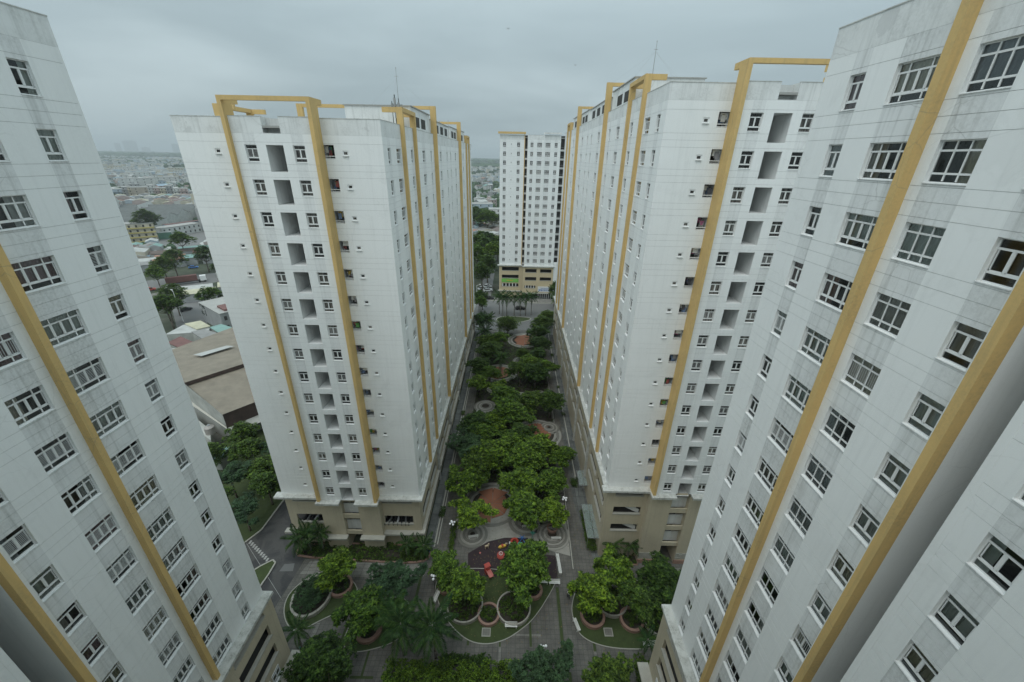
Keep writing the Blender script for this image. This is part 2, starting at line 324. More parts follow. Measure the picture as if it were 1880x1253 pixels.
ROWS = [.215, .57, .215]
KIND = {'small': ([[1], [.5, .5], [1]],), 'big': ([[.24, .52, .24], [.24, .26, .26, .24], [.24, .52, .24]],),
        'three': ([[.333, .334, .333]]*3,), 'two': ([[1], [.5, .5], [1]],), 'tiny': ([[1]],)}
_wc = {}
def window_meshes(kind, w, h):
    key = (kind, round(w, 2), round(h, 2))
    if key in _wc: return _wc[key]
    cols = KIND[kind][0]; rows = ROWS if len(cols) == 3 else [1.0]
    F = MB(); t = .055 if kind != 'tiny' else .12; panes = []
    F.box(-w/2, -w/2+t, 0, .07, -h, 0); F.box(w/2-t, w/2, 0, .07, -h, 0)
    F.box(-w/2+t, w/2-t, .002, .068, -t, 0); F.box(-w/2+t, w/2-t, .002, .068, -h, -h+t)
    z = -t; hh = h-2*t; ww = w-2*t
    for ri, (rh, cs) in enumerate(zip(rows, cols)):
        z1 = z-rh*hh
        if ri < len(rows)-1: F.box(-w/2+t, w/2-t, .004, .066, z1-.05, z1+.03)
        u = -w/2+t
        for ci, cw in enumerate(cs):
            u1 = u+cw*ww
            if ci < len(cs)-1: F.box(u1-.03, u1+.03, .006, .064, z1+.03, z)
            if len(rows) == 3 and ri == 1 and len(cs) != 3:      # sliding sash rails
                for q in ((u+.03, u+.07, z1+.04, z-.01), (u1-.07, u1-.03, z1+.04, z-.01)): F.box(q[0], q[1], .02, .06, q[2], q[3])
                F.box(u+.03, u1-.03, .02, .06, z1+.03, z1+.08); F.box(u+.03, u1-.03, .02, .06, z-.05, z)
            panes.append((u, u1, z1, z)); u = u1
        z = z1
    sill = MB().box(-w/2-.02, w/2+.02, -.19, .0, -h-.035, -h-.002)
    fm = F.mesh('window_frame_' + kind, M['frame']); sm = sill.mesh('window_sill', M['spandrel'])
    pm = [(MB(), ((a+c)/2, .045, (e+f)/2), (c-a, f-e)) for a, c, e, f in panes]
    pl = []
    for b, c, (pw, ph) in pm:
        b.face([(-pw/2, 0, -ph/2), (pw/2, 0, -ph/2), (pw/2, 0, ph/2), (-pw/2, 0, ph/2)])
        pl.append((b.mesh('pane', M['glass']), c))
    far = MB()
    for a, c, e, f in panes: far.face([(a, .045, e), (c, .045, e), (c, .045, f), (a, .045, f)])
    farm = far.mesh('glazing', M['farglass'])
    room = MB().box(-w/2, w/2, .075, 1.0, -h, 0, skip='f').mesh('room', M['dark'])
    def curtain(u0, u1, z0, z1):
        b = MB(); n = max(6, int((u1-u0)/.07)); ph = rnd.random()*6
        pts = [(u0+(u1-u0)*i/n, .115+.028*math.sin(i*1.9+ph)) for i in range(n+1)]
        for p, q in zip(pts, pts[1:]): b.face([(p[0], p[1], z0), (q[0], q[1], z0), (q[0], q[1], z1), (p[0], p[1], z1)])
        return b.mesh('curtain', M['curtain'])
    cur = [curtain(-w/2, w/2, -h, 0), curtain(-w/2, -w*.12, -h, 0), curtain(w*.1, w/2, -h, 0), curtain(-w/2, w/2, -h*.8, 0), curtain(-w*.5, -w*.3, -h, 0)]
    bb = MB()
    for (a, c, e, f) in panes:
        if len(rows) == 3 and abs((f-e)-rows[1]*hh) < .02:
            k = 9
            for i in range(k): zq = e+.08+(f-e-.16)*i/(k-1); bb.box(a+.05, c-.05, -.012, .010, zq-.009, zq+.009)
    bars = bb.mesh('security_bars', M['bars']) if bb.f else None
    vb = MB()
    for i in range(int(w/.12)): x = -w/2+.08+i*.12; vb.box(x-.009, x+.009, -.014, .0, -h*.74, -h*.24)
    vbars = vb.mesh('security_bars_upright', M['bars'])
    _wc[key] = dict(frame=fm, sill=sm, panes=pl, far=farm, room=room, cur=cur, bars=bars, vbars=vbars)
    return _wc[key]
def add_window(root, P, rz, kind, w, h, near, tinted=True):
    g = window_meshes(kind, w, h)
    o = put('window', g['frame'], root, P, rz)
    if near:
        for me, c in g['panes']: mob('pane', me, o, c)
        mob('window_recess', g['room'], o)
        if rnd.random() < .93:
            k = rnd.choice([0, 0, 0, 1, 2, 3, 3])
            mob('curtain', g['cur'][k], o)
        mob('sill', g['sill'], o)
        q = rnd.random()
        if q < (.16 if P.x < 0 else .02) and g['bars']: mob('security_bars', g['bars'], o)
        elif q < (.28 if P.x < 0 else .09): mob('security_bars', g['vbars'], o)
    else:
        mob('pane', g['far'], o); mob('sill', g['sill'], o)
        if rnd.random() < .15 and kind != 'tiny': mob('security_bars', g['vbars'], o)
    return o
def loc2w(origin, rz, u, y, z):
    c, s = math.cos(rz), math.sin(rz); return Vector((origin[0]+c*u-s*y, origin[1]+s*u+c*y, z))
WASH = [MB().box(-.22, .22, -.01, .01, -.62, 0).mesh('laundry', M['cloth']), MB().box(-.16, .16, -.012, .012, -.45, 0).box(-.26, .26, -.01, .0102, -.2, 0).mesh('laundry_shirt', M['cloth'])]
ACU = MB().box(-.38, .38, -.15, .15, -.28, .28).ring(0, 0, .10, .2, -.01, .01, 16).mesh('condenser', M['frame'])
def facade(root, origin, rz, segs, ztop, zbot, head1, cols, near, ledge_cut=None, tag_='wall_panel'):
    """cols: dicts u, w, h, kind, dz; builds panels, joints, windows and recesses for all floors"""
    holes0 = []; stain = []
    for c in cols:
        d = c.get('d', .21); dz = c.get('dz', 0)
        holes0.append((c['u']-c['w']/2, c['u']+c['w']/2, -c['h']+dz, dz, d))
        if c.get('stain', True) and c['kind'] not in ('open', 'balcony', 'tiny'): stain.append((c['u']-c['w']/2, c['u']+c['w']/2))
    TOP, SPL = .25, -1.80
    rep = [(a, b, e+k*PITCH, f+k*PITCH, d) for (a, b, e, f, d) in holes0 for k in (-1, 0, 1)]
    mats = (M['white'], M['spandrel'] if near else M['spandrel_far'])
    MID = SPL-.62
    A = strip('wall_panel_window_band', segs, SPL, TOP, rep, stain, mats)
    B = strip('wall_panel_floor_band', segs, TOP-PITCH, MID, rep, stain, mats); B2 = strip('wall_panel_slab_band', segs, MID, SPL, rep, stain, mats)
    J = strip('wall_joint', segs, -.05, .05, [(a, b, e-SPL, f-SPL, .03) for (a, b, e, f, d) in rep], [], (M['joint'],), y=.02, groove=0)
    J3 = strip('wall_joint_lower', segs, -.05, .05, [(a, b, e-MID, f-MID, .03) for (a, b, e, f, d) in rep], [], (M['joint'],), y=.02, groove=0)
    J2 = strip('wall_joint_upper', segs, -.05, .05, [(a, b, e-TOP, f-TOP, .03) for (a, b, e, f, d) in rep], [], (M['joint'],), y=.02, groove=0)
    o0 = (origin[0], origin[1])
    for k in range(NFL):
        hz = head1-k*PITCH
        base = Vector((origin[0], origin[1], hz))
        put('wall_panel', A, root, base, rz)
        if k < NFL-1:
            put('wall_panel', B, root, base, rz); put('wall_panel', B2, root, base, rz); put('wall_joint', J3, root, base+Vector((0, 0, MID)), rz)
            put('wall_joint', J, root, base+Vector((0, 0, SPL)), rz)
        put('wall_joint', J2, root, base+Vector((0, 0, TOP)), rz)
        for c in cols:
            P = loc2w(origin, rz, c['u'], .15 if c['kind'] != 'tiny' else .05, hz+c.get('dz', 0))
            if c['kind'] in KIND:
                if k in c.get('skip', ()): continue
                add_window(root, P, rz, c['kind'], c['w'], c['h'], near)
            else:
                key = ('rec', c['kind'], c['w'], c['h'])
                dd = c.get('depth', 2.0)
                if key not in _wc:
                    _wc[key] = MB().box(-c['w']/2, c['w']/2, 0, dd, -c['h'], 0, skip='f').mesh(c['kind']+'_recess', M['inner' if c['kind'] == 'open' else 'inner'])
                    _wc[key+('r',)] = MB().box(-c['w']/2, c['w']/2, -.02, .04, -.10, -.03).box(-c['w']/2, c['w']/2, -.02, .04, -.30, -.25).mesh('balcony_rail', M['frame'])
                    _wc[key+('d',)] = MB().box(-.45, .45, 0, .04, -2.0, 0).mesh('balcony_door', M['dark'])
                r = put('balcony' if c['kind'] == 'balcony' else 'light_shaft', _wc[key], root, loc2w(origin, rz, c['u'], .1, hz+c.get('dz', 0)), rz)
                if c['kind'] == 'balcony':
                    mob('rail', _wc[key+('r',)], r, (0, -.05, -c['h']+.34))
                    mob('door', _wc[key+('d',)], r, (0, dd-.06, -.02))
                    for q in range(rnd.randint(2, 6)):
                        mob('laundry', rnd.choice(WASH), r, (rnd.uniform(-c['w']/2+.25, c['w']/2-.25), rnd.uniform(.15, .8), rnd.uniform(-.5, -.1)), rz=rnd.uniform(-.5, .5))
                    if rnd.random() < .7: mob('condenser', ACU, r, (c['w']/2-.45, .5, -.35))
    hz = head1-(NFL-1)*PITCH
    bot = strip('wall_panel_bottom', segs, zbot-hz, SPL, [h for h in rep if h[3] > zbot-hz+.3], stain, mats, groove=.0)
    put('wall_panel', bot, root, (origin[0], origin[1], hz), rz)
    notch = [(c['u']-c['w']/2, c['u']+c['w']/2, ztop-head1-1.5, ztop-head1+.1, 2) for c in cols if c['kind'] == 'open']
    t1 = strip('wall_panel_top_band', segs, TOP, 1.05, [], stain, mats)
    t2 = strip('parapet_wall', segs, 1.05, ztop-head1, notch, [], (M['parapet'],), groove=.0)
    put('wall_panel', t1, root, (origin[0], origin[1], head1), rz); put('parapet', t2, root, (origin[0], origin[1], head1), rz)
    put('wall_joint', strip('wall_joint_top', segs, 1.0, 1.1, [], [], (M['joint'],), y=.02, groove=0), root, (origin[0], origin[1], head1), rz)
    cap = MB()
    for s0, s1 in segs:
        for h in (notch or [None]):
            if h and h[1] > s0 and h[0] < s1: cap.box(s0, h[0], -.03, .22, 0, .06).box(h[1], s1, -.03, .22, 0, .06); break
        else: cap.box(s0, s1, -.03, .22, 0, .06)
    put('parapet_cap', cap.mesh('parapet_cap', M['ledge']), root, (origin[0], origin[1], ztop), rz)
def fin(root, origin, rz, u, t, p, z0, z1, back=.05):
    b = MB().box(u-t/2, u+t/2, -p, back, z0, z1); return put('fin', b.mesh('yellow_fin', M['yellow']), root, (origin[0], origin[1], 0), rz)
def wbox(root, name, mat, x0, x1, y0, y1, z0, z1, skip=''):
    b = MB().box(x0-root.location.x, x1-root.location.x, y0-root.location.y, y1-root.location.y, z0, z1, skip=skip)
    return mob(name, b.mesh(name, M[mat] if isinstance(mat, str) else mat), root)
def slot_wall(root, name, mat, origin, rz, segs, z0, z1, holes, depth=.35):
    """podium wall with wide openings; each opening gets a pale sill"""
    hs = [(*h, depth) for h in holes]
    put(name, strip(name, segs, z0, z1, hs, [], (M[mat],), groove=0), root, (origin[0], origin[1], 0), rz)
    for h in holes:
        s = MB().box(h[0]-.05, h[1]+.05, -.10, .30, h[2]-.14, h[2]+.002).mesh('opening_sill', M['kerb'])
        put('opening_sill', s, root, (origin[0], origin[1], 0), rz)

# ---- near towers, mirror images of each other -------------------------------------------------
def near_tower(X, sgn, sh, label, name='apartment_tower'):
    """sgn=+1: tower right of the camera (faces -X); -1: left (faces +X). sh = shift along Y"""
    rz = -PI/2 if sgn > 0 else PI/2
    U = (lambda y: -y) if sgn > 0 else (lambda y: y)
    def seg(a, b): return tuple(sorted((U(a), U(b))))
    root = empty(name, (X+sgn*10, 12.4+sh, 0), label, 'apartment tower', 'white apartment towers with yellow fins')
    O = (X, 0); ztop, zled = 66.0, 15.15; head = 63.5; yend = 27.62+sh
    cols = [dict(u=U(25.02+sh), w=1.08, h=1.66, kind='small'), dict(u=U(21.5+sh*.8), w=2.25, h=1.66, kind='big'),
            dict(u=U(18.04+sh), w=1.87, h=1.66, kind='three' if sgn > 0 else 'big'), dict(u=U(14.55+sh), w=1.22, h=1.66, kind='two')]
    facade(root, O, rz, [seg(13.2+sh, yend)], ztop, zled, head, cols, True)
    cols2 = [dict(u=U(10.05+sh*.5), w=1.28, h=1.66, kind='two'), dict(u=U(6.7), w=1.87, h=1.66, kind='three'), dict(u=U(2.9), w=2.2, h=1.66, kind='big'), dict(u=U(-1), w=1.08, h=1.66, kind='small')]
    facade(root, O, rz, [seg(-3, 11.93+sh*.6)], ztop, zled, head, cols2, True)
    put('corner_strip', MB().box(*seg(11.62+sh*.6, 11.93+sh*.6), -.012, .25, zled, ztop).mesh('corner_strip', M['white']), root, (X, 0, 0), rz)
    for y in (19.75+sh, 13.3+sh, 5.05): fin(root, O, rz, U(y), .4, .5, zled-.1, 68.0, back=.05 if y < 15 else .05)
    wbox(root, 'fin_beam', 'yellow', *sorted((X-sgn*.5, X-sgn*.1)), 13.5+sh, 19.55+sh, 67.55, 67.998)
    # recess walls, core, end wall, roof
    ya, yb = 11.93+sh*.6, 13.12+sh
    xs = sorted((X, X+sgn*12))
    wbox(root, 'recess_wall', 'white', xs[0]+(0.002 if sgn > 0 else 0), xs[1]-(0.002 if sgn < 0 else 0), yb, yb+.1, zled, ztop)
    wbox(root, 'recess_wall', 'white', xs[0]+(0.03 if sgn > 0 else 0), xs[1]-(0.03 if sgn < 0 else 0), ya-.1, ya, zled, ztop)
    wbox(root, 'recess_wall', 'white', *sorted((X+sgn*12, X+sgn*12.2)), ya-.1, yb+.1, zled, ztop)
    far = X+sgn*20
    wbox(root, 'core', 'dark', *sorted((X+sgn*1.35, far)), yb+.2, yend-.35, 2, ztop-.9)
    wbox(root, 'core', 'dark', *sorted((X+sgn*1.35, far)), -2.7, ya-.2, 2, ztop-.9)
    wbox(root, 'end_wall', 'white', *sorted((X+sgn*.002, far)), yend-.12, yend, zled, ztop)
    wbox(root, 'end_wall', 'white', *sorted((X+sgn*.002, far)), -3, -2.88, zled, ztop)
    wbox(root, 'rear_wall', 'white', *sorted((far, far+sgn*.2)), -3, yend, 0, ztop)
    wbox(root, 'roof', 'roof', *sorted((X+sgn*.03, far)), -2.87, yend-.13, ztop-.9, ztop-.7)
    # ledge and podium
    lx = sorted((X-sgn*.95, X+sgn*.3))
    wbox(root, 'ledge', 'ledge', *lx, -3, yend+.22, zled-.32, zled)
    PX = X-sgn*.55
    ye = yend+.0
    w0 = dict()
    holes = []
    for (a, b) in ((21.2, 26.2), (14.5, 19.5), (7, 12), (0, 5)):
        for (e, f) in ((13.55, 14.55), (10.1, 11.9), (6.9, 8.6)):
            s = seg(a+sh, b+sh); holes.append((s[0], s[1], e, f))
    slot_wall(root, 'podium_wall', 'beige', (PX, 0), rz, [seg(-3, ye)], 0, zled-.32, holes)
    wbox(root, 'podium_end_wall', 'beige', *sorted((PX+sgn*.002, far)), ye-.02, ye+.1, 0, zled-.32)
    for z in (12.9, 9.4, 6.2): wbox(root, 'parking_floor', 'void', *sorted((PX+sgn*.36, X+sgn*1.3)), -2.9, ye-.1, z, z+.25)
    for k in range(8):
        y = 24.9+sh-k*1.65
        for q in (0,):
            add_window(root, loc2w((PX, 0), rz, U(y), -.08, 5.6), rz, 'two', 1.35, 1.5, True)
    wbox(root, 'podium_canopy', 'kerb', *sorted((PX-sgn*1.3, PX)), 5, ye+.4, 3.45, 3.7)
    return root
near_tower(17.8, 1, 0, 'nearest white tower on the right, its yellow fins leaning across the frame')
near_tower(-26.9, -1, .52, 'nearest white tower on the left, darkest one, with yellow fins and barred windows')

# ---- long towers along the garden ---------------------------------------------------------------
def long_tower(xc, sgn, yf, dz, label, zled, zpar):
    """xc: x of the alley face; sgn=-1 tower left of the alley. yf: front plane. dz: height shift."""
    W = 21.56; LEN = 90.0
    cx = xc+sgn*W/2; root = empty('apartment_tower', (cx, yf+LEN/2, 0), label, 'apartment tower', 'white apartment towers with yellow fins')
    h1 = 59.9+dz; yc = yf-1.15; fx = cx
    # front, outer parts
    outer = [(cx-W/2, cx-4.35), (cx+4.35, cx+W/2)]
    tiny = [dict(u=cx+s*6.75, w=.62, h=.5, kind='tiny', dz=-.40, d=.1) for s in (-1, 1)]
    balc = [dict(u=cx+s*5.0, w=1.2, h=1.35, kind='balcony', dz=.13, d=.12, depth=1.3) for s in (-1, 1)]
    for k_ in (0, 1): facade(root, (0, yf), 0, [outer[k_]], zpar, zled, h1, [tiny[k_], balc[k_]], False)
    mid = [dict(u=cx-2.48, w=1.22, h=1.6, kind='small'), dict(u=cx+2.48, w=1.22, h=1.6, kind='small'),
           dict(u=cx+.0, w=1.78, h=2.55, kind='open', depth=3.9, d=.12)]
    facade(root, (0, yc), 0, [(cx-4.3, cx+4.3)], zpar, zled, h1, mid, False)
    for s in (-1, 1):
        wbox(root, 'fin', 'yellow', cx+s*4.35-.2, cx+s*4.35+.2, yc-.45, yf+.04, zled-.1, zpar+1.75)
        wbox(root, 'fin_beam', 'yellow', *sorted((cx+s*4.55, cx+s*4.15)), yf+.04, yf+1.1, zpar+1.2, zpar+1.748)
    wbox(root, 'fin_beam', 'yellow', cx-4.15, cx+4.15, yc-.448, yc+.0, zpar+1.35, zpar+1.752)
    # alley side and rear side
    for side in (1, -1):                       # 1: alley face
        X = xc if side == 1 else xc+sgn*W
        out = -sgn*side                        # outward x direction
        rz = PI/2 if out > 0 else -PI/2
        U = (lambda y: y) if out > 0 else (lambda y: -y)
        def seg(a, b): return tuple(sorted((U(a), U(b))))
        fins = [7.9, 14.3, 28.9, 61.1, 75.7, 82.1]
        if side == 1:
            sm = [(2.2, 1.12, 'small'), (6.1, 1.95, 'big'), (12.85, 1.2, 'small'), (20.4, 2.0, 'big'), (26, 1.1, 'small'), (35.2, 1.9, 'big'), (42.6, 1.2, 'small')]
            cols = [dict(u=U(yf+s), w=w, h=1.62, kind=k) for s, w, k in sm] + [dict(u=U(yf+LEN-s), w=w, h=1.62, kind=k) for s, w, k in sm]
            facade(root, (X, 0), rz, [seg(yf+.001, yf+LEN)], zpar, zled, h1, cols, False)
            # overhang slots under the parapet
        else:
            wbox(root, 'rear_wall', 'white', *sorted((X, X-out*.2)), yf+.02, yf+LEN, zled, zpar)
        for s in fins:
            tall = s in (28.9, 61.1)
            fin(root, (X, 0), rz, U(yf+s), .58, .62 if tall else .42, zled-.1, zpar+(4.1 if tall else 1.9), back=.3 if s > 0 else .05)
        for a, b in ((7.9, 14.3), (75.7, 82.1)):
            wbox(root, 'fin_beam', 'yellow', *sorted((X+out*.42, X-out*.3)), yf+a+.225, yf+b-.225, zpar+1.45, zpar+1.902)
            for q in (a, b): wbox(root, 'fin_beam', 'yellow', *sorted((X-out*.3, X-out*2.0)), yf+q-.2, yf+q+.2, zpar+1.35, zpar+1.896)
    for s in (28.9, 61.1):
        wbox(root, 'portal_beam', 'yellow', *sorted((xc+sgn*.3, xc+sgn*(W-.3))), yf+s-.22, yf+s+.22, zpar+3.6, zpar+4.096)
    # roof top boxes
    x0, x1 = sorted((xc+sgn*.35, xc+sgn*9.2))
    for a, b, t in ((15.2, 28, 2.7), (30, 47, 2.2), (50, 60.5, 2.4), (62, 75, 2.6)):
        wbox(root, 'roof_box', 'parapet', x0, x1, yf+a, yf+b, zpar-.8, zpar+t)
        wbox(root, 'roof_box_slab', 'roof', x0-.15, x1+.15, yf+a-.15, yf+b+.15, zpar+t, zpar+t+.12)
    for a in (17.2, 21.4, 33, 38, 43, 52, 56, 64, 69):
        wbox(root, 'roof_box_opening', 'dark', *sorted((xc+sgn*.33, xc+sgn*.5)), yf+a, yf+a+3.0, zpar+.4, zpar+1.7)
    wbox(root, 'core', 'dark', *sorted((xc+sgn*1.5, xc+sgn*(W-.25))), yf+3.2, yf+LEN-.3, 0.1, zpar-1)
    for s in (-1, 1): wbox(root, 'core', 'dark', *sorted((cx+s*1.0, cx+s*3.9)), yf-.9, yf+3.1, zled+.1, zpar-1)
    wbox(root, 'roof', 'roof', *sorted((xc+sgn*.03, xc+sgn*(W-.03))), yf+.03, yf+LEN-.03, zpar-1, zpar-.8)
    wbox(root, 'roof', 'roof', cx-4.1, cx+4.1, yc+.03, yf+.02, zpar-1, zpar-.8)
    wbox(root, 'rear_wall', 'white', *sorted((xc+sgn*.02, xc+sgn*(W-.02))), yf+LEN-.2, yf+LEN, 0, zpar)
    for s in (-1, 1): wbox(root, 'bay_return_wall', 'white', cx+s*4.25-.04, cx+s*4.25+.04, yc+.05, yf+2.5, zled, zpar)
    wbox(root, 'notch_wall', 'inner', cx-.95, cx+.95, yc+.9, yc+1.0, zpar-1.55, zpar-.1); wbox(root, 'notch_floor', 'inner', cx-.95, cx+.95, yc+.13, yc+.9, zpar-1.6, zpar-1.5)
    # ledges
    wbox(root, 'ledge', 'ledge', cx-W/2-.85, cx-4.15, yf-.9, yf+.25, zled-.36, zled)
    wbox(root, 'ledge', 'ledge', cx+4.15, cx+W/2+.55, yf-.9, yf+.25, zled-.36, zled)
    for s in (-1, 1): wbox(root, 'ledge', 'ledge', *sorted((cx+s*1.15, cx+s*4.75)), yc-.85, yf-.9-.003, zled-.364, zled-.004)
    wbox(root, 'ledge', 'ledge', *sorted((xc-sgn*.55, xc+sgn*.25)), yf+.253, yf+LEN, zled-.362, zled-.002)
    # podium
    zt = zled-.36
    if sgn < 0: slots = [(zt-1.15, zt-.25), (4.75, 6.45)]
    else: slots = [(zt-1.35, zt-.12), (9.55, 10.95), (5.95, 7.3)]
    ho = []
    for (a, b) in ((cx-9.4, cx-5.2), (cx+4.75, cx+9.35)):
        for e, f in slots: ho.append((a, b, e, f))
    slot_wall(root, 'podium_wall', 'beige', (0, yf+.02), 0, [(cx-W/2+.15, cx-4.2), (cx+4.2, cx+W/2-.15)], 0, zt, ho, .3)
    for s in (-1, 1):
        wbox(root, 'podium_pillar', 'beige', *sorted((cx+s*1.3, cx+s*4.6)), yc+.1, yf+2.3, 0, zt-.005)
    # openings of the central stair bay
    zs = [(zt-2.9, zt-.15), (zt-6.5, zt-3.75), (zt-10.1, zt-7.35), (-5, max(2.6, zt-11))]
    zprev = zt
    lo = [q for q in zs if q[0] > .5]
    for i, (e, f) in enumerate(lo):
        wbox(root, 'stair_beam', 'beige', cx-1.3, cx+1.3, yc+.25, yc+.5, f, zprev-.003)
        wbox(root, 'stair_panel', 'inner', cx-1.3, cx+1.3, yc+.9, yc+1.0, e-.3, f-1.05)
        zprev = e
    wbox(root, 'stair_beam', 'beige', cx-1.3, cx+1.3, yc+.25, yc+.5, zprev-.75, zprev)
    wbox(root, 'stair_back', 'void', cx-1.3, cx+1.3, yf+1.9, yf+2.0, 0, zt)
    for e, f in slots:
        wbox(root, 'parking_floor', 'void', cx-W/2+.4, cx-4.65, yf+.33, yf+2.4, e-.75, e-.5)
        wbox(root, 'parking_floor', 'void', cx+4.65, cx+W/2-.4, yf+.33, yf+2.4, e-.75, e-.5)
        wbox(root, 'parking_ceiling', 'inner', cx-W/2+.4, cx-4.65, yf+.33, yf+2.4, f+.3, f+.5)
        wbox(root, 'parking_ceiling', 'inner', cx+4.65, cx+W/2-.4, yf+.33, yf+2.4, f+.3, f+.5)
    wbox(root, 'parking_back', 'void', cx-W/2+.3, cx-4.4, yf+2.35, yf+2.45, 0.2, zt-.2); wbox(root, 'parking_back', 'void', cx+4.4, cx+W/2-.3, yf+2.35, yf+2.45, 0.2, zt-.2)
    if sgn > 0:
        for e, f in slots[1:]:
            for x0_, x1_ in ((cx-9.3, cx-5.3),):
                b = MB(); X0, Y0 = root.location.x, root.location.y
                b.face([(x0_+1.6-X0, yf+.5-Y0, f+.1), (x1_-X0, yf+.5-Y0, e-.35), (x1_-X0, yf+2.2-Y0, e-.35), (x0_+1.6-X0, yf+2.2-Y0, f+.1)]); b.face([(x0_+1.6-X0, yf+.45-Y0, f+.35), (x1_-X0, yf+.45-Y0, e+.55), (x1_-X0, yf+.46-Y0, e-.35), (x0_+1.6-X0, yf+.46-Y0, f-.4)])
                mob('parking_ramp', b.mesh('parking_ramp', M['inner']), root)
    # side podium along the alley, with planter troughs
    out = -sgn; rz = PI/2 if out > 0 else -PI/2
    U = (lambda y: y) if out > 0 else (lambda y: -y)
    def seg2(a, b): return tuple(sorted((U(a), U(b))))
    hs = []; y = yf+1.6; spans = []
    while y < yf+LEN-8:
        spans.append((y, y+12)); y += 14.6
    for a, b in spans:
        for e, f in slots:
            for q0, q1 in ((a, a+5.6), (a+6.4, b)):
                s = seg2(q0, q1); hs.append((s[0], s[1], e, f))
    slot_wall(root, 'podium_side_wall', 'beige', (xc+sgn*.17, 0), rz, [seg2(yf+.02, yf+LEN)], 0, zt, hs, .25)
    for e, f in slots:
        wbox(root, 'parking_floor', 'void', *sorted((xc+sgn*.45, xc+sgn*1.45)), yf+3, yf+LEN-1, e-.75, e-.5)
    for i, (a, b) in enumerate(spans):
        if sgn < 0: wbox(root, 'planter_trough', 'palekerb', xc-.55, xc+.35, a-1.2 if i else yf-.6, b+.4, 2.75, 3.3)
    for y in [s[1]+1.3 for s in spans][:-1]:
        wbox(root, 'podium_pilaster', 'ledge', *sorted((xc+sgn*.16, xc-sgn*.25)), y-.2, y+.2, 0, zt-.01)
    if sgn < 0:
        wbox(root, 'canopy_ledge', 'kerb', cx-W/2-.8, cx-4.6, yf-.85, yf+.02, 2.9, 3.25)
        wbox(root, 'canopy_ledge', 'kerb', cx+4.6, cx+W/2-.36, yf-.85, yf+.02, 2.9, 3.25)
        for s in (-1, 1): wbox(root, 'canopy_ledge', 'kerb', *sorted((cx+s*1.05, cx+s*4.9)), yc-.75, yc+.1, 2.9, 3.24)
    else:
        for s in (-1, 1):
            bm = MB(); X0, Y0 = root.location.x, root.location.y
            for r in range(4):
                x = min(cx+s*1.32, cx+s*4.58); o = r*.2
                while x < max(cx+s*1.32, cx+s*4.58)-.35:
                    w = rnd.uniform(.35, .6); bm.box(x-X0, min(x+w, max(cx+s*1.32, cx+s*4.58))-X0, yc+.07-rnd.uniform(0, .05)-Y0, yc+.12-Y0, 1.1+r*.32, 1.39+r*.32); x += w+.03
            o = mob('stone_cladding', bm.mesh('stone_cladding', M['kerb']), root); o['kind'] = 'stuff'
            wbox(root, 'plinth', 'redkerb', *sorted((cx+s*1.2, cx+s*4.7)), yc-.02, yc+.1, 0, .8)
    return root
TL = long_tower(-14.04, -1, 46.5, 0, 'white tower beyond the left gap, lower of the two facing ones, tan base', 10.85, 62.45)
TR = long_tower(14.6, 1, 45.1, 3.6, 'white tower facing the camera right of the garden, taller yellow portal', 15.0, 66.0)

